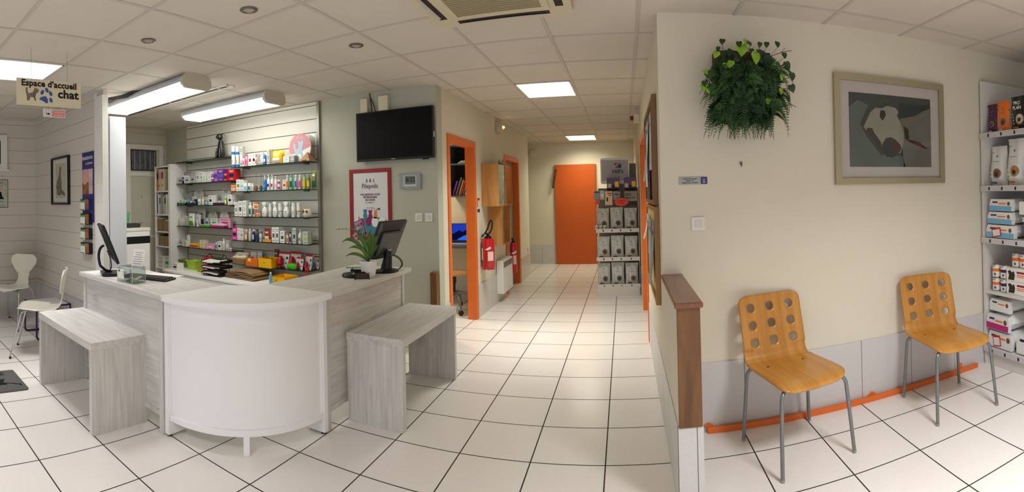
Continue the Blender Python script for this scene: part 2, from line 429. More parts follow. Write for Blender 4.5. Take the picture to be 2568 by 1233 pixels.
MB().box((-1.40, 9.66, 1.75), (.03, .05, .40), Matrix.Rotation(.18, 3, 'Y'), .006).build('door_closer', mat('dark_bronze', (92,72,50), .4, metal=.6), d3)
# back door with barred light in the left wall
cream_door = mat('cream_door_paint', (206,204,188), .5, noise=.02)
d4 = struct(MB().bb(-5.93, -5.895, 3.52, 4.02, 0.004, 2.20).build('door_4', cream_door))
MB().bb(-5.93, -5.86, 3.45, 3.52, 0, 2.26, .004).bb(-5.93, -5.86, 4.02, 4.09, 0, 2.26, .004).bb(-5.93, -5.86, 3.52, 4.02, 2.19, 2.26, .004).bb(-5.895, -5.88, 3.52, 4.02, 1.80, 1.86, .003).bb(-5.895, -5.885, 3.52, 4.02, .90, .93, .003).build('door_frame', white_paint, d4)
MB().bb(-5.899, -5.893, 3.54, 3.985, 1.88, 2.185).build('door_light_frame', ink, d4)
MB().bb(-5.893, -5.890, 3.555, 3.97, 1.895, 2.17).build('pane', mat('dusk_view', (88,88,104), .15, noise=.5, scale=14), d4)
b = MB()
for y in (3.60, 3.69, 3.78, 3.87, 3.95): b.bb(-5.889, -5.882, y-.012, y+.012, 1.895, 2.17)
b.build('bar', mat('grey_bars', (130,128,124), .5), d4)
for z in (1.50, 1.12): MB().lathe([(.008, 0), (.007, .004)], 12, (-5.895, 3.72, z), rot=Matrix.Rotation(PI/2, 3, 'Y')).build('bolt', ink, d4)
# window on the left wall at the very edge of the picture
struct(MB().bb(-5.9, -5.87, 1.62, 1.705, 1.855, 2.30, .004).bb(-5.9, -5.87, .4, 1.62, 2.22, 2.298, .004).bb(-5.9, -5.87, .4, 1.62, 1.855, 1.925, .004).bb(-5.9, -5.865, .38, 1.73, 1.835, 1.857, .003).build('window_2', white_paint))
struct(MB().bb(-5.9, -5.885, .4, 1.62, 1.925, 2.22).build('window_3', mat('dark_pane', (16,18,22), .08)))
# office behind the first corridor door
OFF = mat('office_wall', (228,212,184), .7, bump=.2)
struct(MB().bb(-4.2, LW0, 6.30, 6.40, 0, CEIL).build('wall_office_back', OFF))
struct(MB().bb(-4.3, -4.2, 4.30, 6.40, 0, CEIL).build('wall_office_left', OFF))
struct(MB().bb(-4.2, LW0, 6.292, 6.30, 0, .40).build('baseboard_office', plinth_x))
struct(MB().bb(-3.4, -1.81, 7.75, 7.85, 0, CEIL).build('wall_store', OFF))

# ---------------------------------------------------------------- lamps of the room, and unseen panels added for its light
led_m = mat('led_diffuser', (255,250,240), .5)
def emis(name, col, st):
    m = bpy.data.materials.new(name); m.use_nodes = True; nt = m.node_tree; nt.nodes.clear()
    o = nt.nodes.new('ShaderNodeOutputMaterial'); e = nt.nodes.new('ShaderNodeEmission'); e.inputs[0].default_value = srgb(col); e.inputs[1].default_value = st
    nt.links.new(e.outputs[0], o.inputs[0]); MATS[name] = m; return m
LED = emis('led_light', (255,252,236), 2.2)
LED2 = emis('led_light_corridor', (255,252,234), 2.2)
TUBE = emis('tube_light', (252,252,240), 11.0)
def led_panel(x0, x1, y0, y1, label, m=None, E=16.0, spread=115, col=(1.0, .93, .80)):
    t = thing('ceiling_light_panel', label, 'ceiling light', ((x0+x1)/2, (y0+y1)/2, CEIL), group='square light panels set in the ceiling grid')
    w, d = (x1-x0)/2 - .012, (y1-y0)/2 - .012
    MB().bb(-w, w, -d, -d+.012, -.008, -.001).bb(-w, w, d-.012, d, -.008, -.001).bb(-w, -w+.012, -d, d, -.008, -.001).bb(w-.012, w, -d, d, -.008, -.001).build('frame', white_paint, t)
    MB().bb(-w+.012, w-.012, -d+.012, d-.012, -.007, -.002).build('diffuser', m or LED, t)
    ld = bpy.data.lights.new('panel_light', 'AREA'); ld.shape = 'RECTANGLE'; ld.size = 2*w-.03; ld.size_y = 2*d-.03; ld.energy = E; ld.spread = math.radians(spread); ld.color = col
    lo = bpy.data.objects.new('panel_light', ld); S.collection.objects.link(lo); lo.location = (0, 0, -.009); lo.parent = t
led_panel(-3.945, -3.36, .865, 1.45, 'bright square light panel in the ceiling above the hanging cat sign', None, 10, 100, (1, 1, 1.05))
led_panel(-1.02, -.465, 4.44, 5.125, 'larger bright light panel in the corridor ceiling, nearer to the reception', LED2, 20, 108, (.98, 1, .95))
led_panel(-1.06, -.49, 8.63, 9.41, 'small far light panel in the corridor ceiling near the orange door', LED2, 16, 140, (1, .98, .74))
led_panel(-1.59, -1.02, -.89, -.30, 'unseen light panel added in the ceiling over the entrance side of the desk', None, 23, 122, (1, 1, 1.05))  # behind the camera; added by judgement to brighten the near floor
led_panel(1.278, 1.863, .285, .865, 'unseen light panel added in the ceiling over the waiting room chairs', None, 46, 128, (1, 1, 1.05))  # out of view; added and placed to brighten the waiting room wall and floor
led_panel(-3.945, -3.36, -1.47, -.89, 'unseen light panel added in the ceiling by the shop window, left', None, 7, 115, (1, 1, 1.05))  # unseen panel on the carried-on grid, added to balance light on the left
led_panel(1.278, 1.863, -2.05, -1.47, 'unseen light panel added in the ceiling by the shop window, right', None, 12, 115, (1, 1, 1.05))  # another unseen panel, added to help light the right side
led_panel(-3.36, -2.77, 5.125, 5.85, 'unseen light panel added in the ceiling of the small office', LED2, 22, 150)  # hidden from the camera; added as a guess to light the office

def tube_fixture(x0, x1, yc, label):
    t = thing('fluorescent_ceiling_light', label, 'ceiling light', ((x0+x1)/2, yc, CEIL), group='long fluorescent lights over the reception')
    L = (x1-x0)/2
    prof = [(-.13, -.02), (-.15, -.05), (-.15, -.085), (-.115, -.115), (.115, -.115), (.15, -.085), (.15, -.05), (.13, -.02)]
    My = Matrix(((0,0,1,0),(1,0,0,0),(0,1,0,0),(0,0,0,1)))       # (y, z, x)
    MB().prism([(-.10, 0), (-.13, -.02), (-.15, -.05), (-.15, -.075), (.15, -.075), (.15, -.05), (.13, -.02), (.10, 0)], -L+.02, L-.02, My).build('housing', mat('fixture_white', (196,198,204), .4), t)
    MB().prism([(-.148, -.0755), (-.148, -.088), (-.115, -.117), (.115, -.117), (.148, -.088), (.148, -.0755)], -L+.022, L-.03, My).build('diffuser', TUBE, t)
    endc = [(-.12, 0), (-.155, -.04), (-.158, -.09), (-.12, -.122), (.12, -.122), (.158, -.09), (.155, -.04), (.12, 0)]
    for a in (-L, L-.03):
        MB().prism(endc, a, a+.03, My).build('end_cap', mat('fixture_cap', (206,200,184), .5), t)
tube_fixture(-4.48, -3.10, 2.52, 'long fluorescent light over the desk, nearer, beside the white post')
tube_fixture(-4.42, -3.10, 3.50, 'long fluorescent light over the product shelves, farther')

# round grey downlights
for (x, y, l) in ((-2.617, 1.717, 'unlit round grey downlight, leftmost, in the ceiling over the desk'), (-1.857, 1.886, 'unlit round grey downlight nearest the top of the picture'), (-1.734, 2.807, 'unlit round grey downlight in the ceiling towards the television')):
    t = thing('downlight', l, 'ceiling light', (x, y, CEIL), group='unlit round downlights')
    MB().lathe([(.050, -.001), (.050, -.006), (.036, -.010), (.034, -.004)], 28).build('ring', mat('satin_grey_metal', (128,122,114), .35, metal=.7), t, smooth=True)
    MB().lathe([(.034, -.004), (.02, -.006)], 24).build('lens', mat('frosted_lens', (178,172,160), .3), t)
# ceiling cassette air conditioner
ac = thing('air_conditioner', 'cream ceiling cassette air conditioner with louvred grille and dark slots', 'air conditioner', (-.66, 2.28, CEIL))
acm = mat('ac_cream', (212,202,172), .5); acd = mat('ac_dark_slot', (30,24,14), .6)
W2, D2 = .40, .44
b = MB().prism(rrect(2*W2, 2*D2, .05, 4), -.035, -.001)
b.build('panel', acm, ac)
b = MB()
for sgn in (-1, 1):
    b.bb(-.27, .27, sgn*.375-.022, sgn*.375+.022, -.037, -.0352); b.bb(sgn*.335-.022, sgn*.335+.022, -.30, .30, -.037, -.0352)
b.build('air_slot', acd, ac)
b = MB().bb(-.28, .28, -.32, .32, -.043, -.0352, .004)
b.build('grille_frame', acm, ac)
b = MB()
for i in range(24): b.bb(-.24, .24, -.28+i*.0235, -.28+i*.0235+.010, -.047, -.043)
b.build('grille', mat('ac_grille', (150,138,108), .6), ac)
b = MB().box((0, .392, -.04), (.50, .018, .006), Matrix.Rotation(.5, 3, 'X')).box((-.352, 0, -.04), (.018, .55, .006), Matrix.Rotation(-.5, 3, 'Y'))
b.build('louvre', mat('ac_louvre', (190,186,178), .4), ac)
# gap in the ceiling with hanging cables, and the long recessed slot
cb = MB()
for k in range(4):
    y = 2.16 + .02*k
    cb.tube(bez([(-4.05, y-.03, 2.40), (-4.12-.03*k, y+.02, 2.46), (-4.00, y+.16+.02*k, 2.43), (-3.86+.03*k, y+.22, 2.50)], 14), .006, 8)
tag(cb.build('hanging_cable', mat('cable_black', (36,36,34), .5), smooth=True), 'loops of black cable hanging from the ceiling beside the white post', 'cable')
t = thing('ceiling_slot', 'long narrow dark recessed slot in the ceiling between the two fluorescent lights', 'ceiling rail', (-4.13, 3.0, CEIL))
MB().bb(-.93, .93, -.045, -.035, -.006, -.001).bb(-.93, .93, .035, .045, -.006, -.001).bb(.92, .93, -.045, .045, -.006, -.001).bb(-.93, -.92, -.045, .045, -.006, -.001).build('frame', white_paint, t)
MB().bb(-.90, -.05, -.012, .012, -.004, -.001).bb(.0, .86, -.012, .012, -.004, -.001).build('rail', mat('slot_dark', (80,72,60), .6), t)

# ================================================================ RECEPTION DESK
DZ = 0.86
desk = thing('reception_desk', 'L-shaped reception desk in whitewashed wood with a white curved corner', 'reception desk', (-2.42, 2.38, 0))
ox, oy = -2.42, 2.38
def D(x0, x1, y0, y1, z0, z1, bev=0.003, b=None):
    return (b or MB()).bb(x0-ox, x1-ox, y0-oy, y1-oy, z0, z1, bev)
D(-3.58, -2.40, 1.645, 2.16, DZ-.032, DZ).build('worktop', whitewash_h, desk)
D(-2.21, -1.675, 2.30, 3.50, DZ-.032, DZ).build('worktop', whitewash_y, desk)
# white corner top: a quarter round
poly = [(-2.40-ox, 1.645-oy)] + [(-2.40 - ox + .735*math.sin(a), 2.36 - oy - .725*math.cos(a)) for a in [PI/2*i/28 for i in range(1, 29)]] + [(-1.665-ox, 2.30-oy)][:0] + [(-1.668-ox, 2.37-oy), (-2.21-ox, 2.37-oy), (-2.21-ox, 2.30-oy), (-2.40-ox, 2.16-oy)]
MB().prism(poly, DZ-.032, DZ+.001).build('corner_worktop', white_lam, desk)
# wood front panels in their frames
D(-3.53, -2.46, 1.69, 1.705, .13, DZ-.032, .001).build('front_panel', whitewash_h, desk)
D(-1.77, -1.752, 2.43, 3.46, .13, DZ-.032, .001).build('front_panel', whitewash_y, desk)
b = MB()
D(-3.56, -3.525, 1.675, 2.13, 0, DZ-.032, .002, b); D(-2.475, -2.437, 1.675, 1.72, 0, DZ-.032, .002, b); D(-3.53, -2.46, 1.68, 1.705, .10, .132, .001, b)
b.build('frame', whitewash_v, desk)
b = MB()
D(-2.15, -1.742, 3.46, 3.495, 0, DZ-.032, .002, b); D(-1.79, -1.742, 2.405, 2.445, 0, DZ-.032, .002, b); D(-1.77, -1.745, 2.43, 3.47, .10, .132, .001, b)
b.build('frame', whitewash_v, desk)
# curved white front
R1 = .672
def cyl(r0, r1, z0, z1, a0=0.0, a1=PI/2, n=32):
    pts = [(r1*math.sin(a0+(a1-a0)*i/n), -r1*math.cos(a0+(a1-a0)*i/n)) for i in range(n+1)] + [(r0*math.sin(a1-(a1-a0)*i/n), -r0*math.cos(a1-(a1-a0)*i/n)) for i in range(n+1)]
    return pts, z0, z1
MB().prism(*cyl(R1-.012, R1, .1345, DZ-.033, .03, PI/2-.03)).build('curved_panel', white_lam, desk, smooth=True)
MB().prism(*cyl(R1-.03, R1+.014, .10, .134, .045, PI/2-.045)).build('bottom_rail', white_lam, desk, smooth=True)
MB().bb(-.01, .028, -R1-.022, -R1+.12, .012, DZ-.033, .002).build('corner_post', white_lam, desk)
MB().bb(R1-.12, R1+.022, -.028, .010, .012, DZ-.033, .002).build('corner_post', white_lam, desk)
MB().bb(.028, .036, -R1-.012, -R1+.005, .13, DZ-.033).build('edge_strip', white_lam, desk)
MB().bb(R1-.005, R1+.012, -.036, -.028, .13, DZ-.033).build('edge_strip', white_lam, desk)
MB().box((R1*.712, -R1*.712, .055), (.035, .035, .11), Matrix.Rotation(PI/4, 3, 'Z'), .001).build('leg', white_lam, desk)
for p in ((.01, -R1+.0), (R1-.0, -.01), (-1.12, -.69), (.66, 1.09)): MB().lathe([(.016, 0), (.016, .006), (.007, .008), (.007, .014)], 14, (p[0], p[1], 0)).build('foot', mat('levelling_foot', (90,86,80), .4, metal=.6), desk)

def bench(label, loc, rz):
    t = thing('side_bench', label, 'bench table', loc, rz, 'low wood-look side tables in front of the desk')
    MB().bb(-.47, .47, -.205, .205, .515, .565, .002).build('top', whitewash_h, t)
    for sx in (-1, 1): MB().bb(sx*.45-.019, sx*.45+.019, -.2, .2, 0, .515, .001).build('side_panel', whitewash_v, t)
    return t
bench('low whitewashed table in front of the left side of the desk', (-3.115, 1.497, 0), 0)
bench('low whitewashed table in front of the right side of the desk, by the corridor', (-1.515, 3.065, 0), PI/2)

# wood plank at the foot of the television wall
tag(MB().bb(-1.775, -1.708, 4.10, 4.165, 0, .725, .003).build('corner_post_board', brown_wood), 'upright varnished brown post standing at the foot of the television wall corner', 'wooden post')

# ================================================================ CHAIRS
def sheet(hw, prof, nu, nv, holes=None, cup=None):
    """bent sheet: prof(s)->(y, z), hw(s)->half width; holes: list of (col0,row0,ncell,radius) blocks"""
    b = MB(); V = {}
    def P(u, v):
        s = v/nv; y, z = prof(s); x = (u/nu*2-1)*hw(s)
        c = cup(u/nu*2-1, s) if cup else (0, 0)
        return Vector((x, y + c[0], z + c[1]))
    def vert(u, v):
        k = (round(u, 4), round(v, 4))
        if k not in V: V[k] = b.bm.verts.new(P(u, v))
        return V[k]
    blocked = set()
    for (c0, r0, n, rad) in (holes or []):
        for i in range(n):
            for j in range(n): blocked.add((c0+i, r0+j))
        cx, cy = c0+n/2, r0+n/2
        border = [(c0+i, r0) for i in range(n)] + [(c0+n, r0+i) for i in range(n)] + [(c0+n-i, r0+n) for i in range(n)] + [(c0, r0+n-i) for i in range(n)]
        N = len(border); prev = [vert(*p) for p in border]
        for t in (.33, .66, 1.0):
            ring = []
            for (u, v) in border:
                a = math.atan2(v-cy, u-cx); pu, pv = cx+rad*math.cos(a), cy+rad*math.sin(a)
                ring.append(b.bm.verts.new(P(u+(pu-u)*t, v+(pv-v)*t)))
            for k in range(N): b.bm.faces.new([prev[k], prev[(k+1)%N], ring[(k+1)%N], ring[k]])
            prev = ring
    for i in range(nu):
        for j in range(nv):
            if (i, j) not in blocked: b.bm.faces.new([vert(i, j), vert(i+1, j), vert(i+1, j+1), vert(i, j+1)])
    return b
def path_prof(pts):
    """polyline of (y,z) -> arc-length parametrised lookup"""
    L = [0]
    for a, c in zip(pts, pts[1:]): L.append(L[-1] + math.hypot(c[0]-a[0], c[1]-a[1]))
    def f(s):
        d = s*L[-1]
        for i in range(len(pts)-1):
            if d <= L[i+1] + 1e-9:
                t = (d-L[i])/(L[i+1]-L[i]); return (pts[i][0]+(pts[i+1][0]-pts[i][0])*t, pts[i][1]+(pts[i+1][1]-pts[i][1])*t)
        return pts[-1]
    return f, L[-1]
def round_end(s, L, W, r0, r1):
    d0, d1 = s*L, (1-s)*L; h = W
    if d0 < r0: h = W - r0 + math.sqrt(max(0, r0*r0-(r0-d0)**2))
    if d1 < r1: h = min(h, W - r1 + math.sqrt(max(0, r1*r1-(r1-d1)**2)))
    return h
seat_pts = [(-.225, .405), (-.215, .418), (-.19, .43), (-.15, .436), (-.05, .436), (.05, .432), (.13, .430), (.165, .433)]
seat_pts += [(.165 + .06*math.sin(a), .493 - .06*math.cos(a)) for a in [PI/180*k for k in (14, 28, 42, 56, 70)]]
seat_pts += [(.2235 + .30*t*math.sin(math.radians(16)), .487 + .325*t*math.cos(math.radians(16))) for t in (.1, .3, .5, .7, .9, 1.0)]
sp, SL = path_prof(seat_pts)
def make_perforated_chair(label, loc, rz):
    t = thing('perforated_chair', label, 'chair', loc, rz, 'bent birch waiting room chairs')
    nu = 32; nv = round(SL/.0125)
    s0 = nv - 3
    holes = []
    for ci in range(3):
        for ri in range(3):
            c0 = 1 + ci*10; r0 = nv - 2 - 8 - ri*8
            holes.append((c0 + 1, r0, 8, 2.05))
    hw = lambda s: round_end(s, SL, .205 + .006*math.sin(PI*min(1, s*2)) , .075, .05)
    cup = lambda u, s: (0.018*(u*u-.3)*-1 if s > .62 else 0, 0.006*(u*u)*(1 if s < .5 else 0))
    b = sheet(hw, sp, nu, nv, holes, cup)
    b.build('shell', birch, t, smooth=True, solid=.011)
    for (x, y) in ((-.115, -.13), (.115, -.13), (-.115, .10), (.115, .10)):
        MB().lathe([(.009, .4365), (.008, .4385), (.003, .4390)], 14, (x, y, 0.0005)).build('screw', mat('seat_bolt', (96,78,56), .35, metal=.6), t)
    for sx in (-1, 1):
        for sy, fy in ((-1, -.232), (1, .215)):
            pts = [(sx*.03, sy*.09, .416), (sx*.12, sy*.15, .416)] + bez([(sx*.155, sy*.17, .416), (sx*.195, sy*.195, .414), (sx*.20, sy*.20, .37)], 8) + [(sx*.212, (sy*.20 + fy)/2, .19), (sx*.222, fy, .012)]
            MB().tube(pts, .0105, 12).build('leg', steel, t, smooth=True)
            MB().lathe([(.0112, 0), (.0125, .004), (.0112, .014)], 12, (sx*.222, fy, 0)).build('foot', mat('clear_foot', (150,146,140), .3), t)
    for yy in (-.11, .10): MB().tube([(-.05, yy, .408), (.05, yy, .408)], .009, 8).build('cross_tube', steel, t)
    return t
make_perforated_chair('birch chair with nine round holes, nearer to the brown half wall', (.903, 2.475, 0), math.radians(10.8))
make_perforated_chair('birch chair with nine round holes, beside the product shelf', (1.955, 2.462, 0), math.radians(-7.0))

shell_white = mat('ivory_lacquer', (236,232,214), .3, coat=.3)
wp = [(-.20, .405), (-.195, .425), (-.17, .437), (-.10, .438), (0, .430), (.10, .428), (.15, .435)]
wp += [(.15 + .07*math.sin(a), .505 - .07*math.cos(a)) for a in [PI/180*k for k in (20, 40, 60, 75)]]
wp += [(.2185 + .06*t, .49 + .31*t) for t in (.15, .35, .55, .75, .9, 1.0)]
wpf, WL = path_prof(wp)
def make_wasp_chair(label, loc, rz):
    t = thing('wasp_waist_chair', label, 'chair', loc, rz, 'ivory shell chairs in the cat waiting corner')
    def hw(s):
        keys = [(0, .0), (.02, .10), (.06, .155), (.14, .195), (.26, .205), (.38, .185), (.46, .135), (.54, .085), (.64, .072), (.72, .088), (.80, .14), (.87, .178), (.93, .182), (.97, .165), (1.0, .12)]
        for (a, x), (c, y) in zip(keys, keys[1:]):
            if s <= c:
                k = (s-a)/(c-a); k = k*k*(3-2*k) if a > .03 else k; return x + (y-x)*k
        return .12
    cup = lambda u, s: (-.03*u*u if s > .7 else 0, .012*u*u if s < .4 else 0)
    sheet(hw, wpf, 20, 60, None, cup).build('shell', shell_white, t, smooth=True, solid=.010)
    MB().bb(-.10, .10, -.09, .11, .408, .420, .003).build('seat_plate', steel, t)
    for sx in (-1, 1):
        for sy, fy in ((-1, -.24), (1, .24)):
            pts = [(sx*.04, sy*.06, .414), (sx*.10, sy*.10, .414)] + bez([(sx*.14, sy*.125, .414), (sx*.17, sy*.145, .412), (sx*.175, sy*.15, .37)], 7) + [(sx*.215, fy, .01)]
            MB().tube(pts, .0085, 10).build('leg', chrome, t, smooth=True)
            MB().lathe([(.010, 0), (.0115, .003), (.0095, .022)], 12, (sx*.215, fy, 0)).build('foot', blackp, t)
    return t
make_wasp_chair('ivory wasp-waisted chair in the far left corner, facing the room', (-5.42, 1.64, 0), math.radians(40))
make_wasp_chair('ivory wasp-waisted chair seen from the side behind the low table', (-4.32, 1.56, 0), math.radians(-27))

# purple-framed side table behind the chair
t = thing('low_side_table', 'low table on a purple tube sled frame behind the white chair', 'side table', (-4.88, 1.86, 0))
pur = mat('purple_tube', (58,28,66), .35, metal=.3)
for x in (-.19, .19):
    pts = [(x, -.19, .335)] + bez([(x, -.19, .05), (x, -.19, .012), (x, -.15, .012)], 6) + bez([(x, .15, .012), (x, .19, .012), (x, .19, .05)], 6) + [(x, .19, .335)]
    MB().tube(pts, .010, 10).build('leg', pur, t, smooth=True)
MB().tube([(-.19, -.19, .345), (.19, -.19, .345), (.19, .19, .345), (-.19, .19, .345)], .011, 10, closed=True).build('frame', pur, t)
MB().bb(-.18, .18, -.18, .18, .340, .352, .002).build('top', mat('frosted_top', (206,206,204), .3), t)

# door mat with a cat
t = thing('doormat', 'grey doormat with a black cat drawing, cut off at the left edge', 'doormat', (-3.71, 1.0, 0))
MB().prism(rrect(.44, .62, .02, 3, 0, -.13), 0.0, .010).build('mat', mat('mat_pile', (92,90,86), .95, noise=.25, scale=160, bump=.8, bscale=400), t)
K = mat('mat_black', (14,14,14), .9)
b = MB().prism([(-.12, -.20), (.02, -.20), (.05, -.10), (.10, -.04), (.085, .0), (.10, .045), (.055, .03), (.02, .03), (-.03, .055), (-.03, .0), (-.08, -.06), (-.13, -.12)], .0102, .0112)
b.build('cat_drawing', K, t)
for k in range(3):
    MB().tube(bez([(.07, -.02+.0*k, .0105), (.02+.03*k, .06, .0105), (.12-.04*k, .10, .0105), (.10+.02*k, .15, .0105)], 10), .0028, 5).build('tail_line', K, t)
text(t, 'BIENVENUE', .085, (-.14, -.14, .0106), K, (0, 0, PI/2), bold=.001, name='lettering')

# ================================================================ BACK AREA: CABINETS AND SHELVES
t = thing('bookcase', 'tall narrow white bookcase holding binders beside the slat wall', 'bookcase', (-5.555, 4.0, 0))
bx = lambda x0, x1, y0, y1, z0, z1, b=None: (b or MB()).bb(x0+5.555, x1+5.555, y0-4.0, y1-4.0, z0, z1, .001)
b = MB(); bx(-5.745, -5.725, 3.85, 4.149, 0, 1.93, b); bx(-5.41, -5.365, 3.85, 4.149, 0, 1.945, b); bx(-5.725, -5.41, 3.85, 4.149, 1.91, 1.93, b); bx(-5.725, -5.41, 4.135, 4.149, 0, 1.91, b)
b.build('carcass', white_lam, t)
for z in (1.579, 1.248, 1.007, .80, .491, .08): bx(-5.725, -5.41, 3.852, 4.135, z-.018, z).build('shelf', white_lam, t)
t = thing('low_cabinet', 'long low white cabinet under the product shelves', 'cabinet', (-4.07, 3.83, 0))
MB().bb(-1.03, 1.0, -.31, .319, .53, .552, .002).build('top', white_lam, t)
MB().bb(-1.0, 1.0, -.29, .319, .05, .53, .001).build('carcass', white_lam, t)
for i in range(3):
    d = MB().bb(-.99+i*.66+.003, -.99+i*.66+.654, -.308, -.292, .06, .522, .0015).build('door', mat('cabinet_door_grey_white', (222,226,228), .35), t)
    MB().lathe([(.005, 0), (.007, .003), (.007, .010)], 12, (-.99+i*.66+.60, -.309, .49), rot=Matrix.Rotation(PI/2, 3, 'X')).build('lock', chrome, d)
# glass shelves: left run and right run
YS = 3.955
def gshelf(x0, x1, z, label, y0=YS):
    t = thing('glass_shelf', label, 'glass shelf', ((x0+x1)/2, 4.05, z), group='glass shelves on the slat wall')
    W = (x1-x0)/2
    MB().bb(-W, W, y0-4.05, .098, -.008, -.0005).build('pane', shelf_glass, t)
    MB().bb(-W, W, y0-4.052, y0-4.05, -.0085, 0).bb(W, W+.002, y0-4.05, .098, -.0085, 0).build('polished_edge', glass_edge, t)
    for x in (-W+.12, W-.12): MB().bb(x-.006, x+.006, .0, .105, -.022, -.009).build('bracket', mat('bracket_grey', (120,124,120), .4, metal=.6), t)
    return t
ZL = [1.967, 1.670, 1.376, 1.090, .810]; ZR = [1.830, 1.537, 1.237, .953, .673]
nm = ['top', 'second', 'third', 'fourth', 'lowest']
for k, z in enumerate(ZL): gshelf(-5.36, -4.235, z, '%s glass shelf of the left run on the slat wall' % nm[k])
for k, z in enumerate(ZR): gshelf(-4.235, -3.078, z, '%s glass shelf of the right run on the slat wall' % nm[k])

# printer, cup and stand by the back door
t = thing('printer', 'white printer with a black band standing by the back door', 'printer', (-5.22, 3.10, .44))
MB().bb(-.18, .18, -.2, .2, 0, .62, .01).build('body', white_lam, t)
MB().bb(-.182, .182, -.202, .202, .47, .56, .002).build('front_band', blackp, t)
MB().bb(-.185, .185, -.205, .205, .62, .665, .01).build('lid', white_paint, t)
t = thing('stand', 'small white stand under the printer with a light wood top', 'stand', (-5.20, 3.18, 0))
MB().bb(-.26, .26, -.27, .27, .41, .437, .002).build('top', pine, t)
for sx in (-1, 1):
    for sy in (-1, 1): MB().bb(sx*.24-.02, sx*.24+.02, sy*.25-.02, sy*.25+.02, 0, .41).build('leg', white_lam, t)
tag(MB().lathe([(.05, 0), (.072, .19), (.069, .19), (.047, .01)], 20, (-5.33, 3.10, 1.107)).build('plastic_cup', mat('mint_plastic', (110,205,140), .3), smooth=True), 'pale green plastic beaker standing on the printer', 'beaker')
tag(MB().bb(-5.24, -5.10, 3.02, 3.2, 1.107, 1.16, .004).build('small_device', mat('device_dark', (60,60,62), .4)), 'small dark and white device lying on top of the printer', 'device')
# tall white cabinet beside the post
t = thing('tall_cabinet', 'tall plain white cabinet standing right behind the white post', 'cabinet', (-4.2, 2.24, 0))
MB().bb(-.25, .245, -.09, .085, 0, 2.24, .003).build('body', mat('cool_white_laminate', (226,230,240), .35), t)

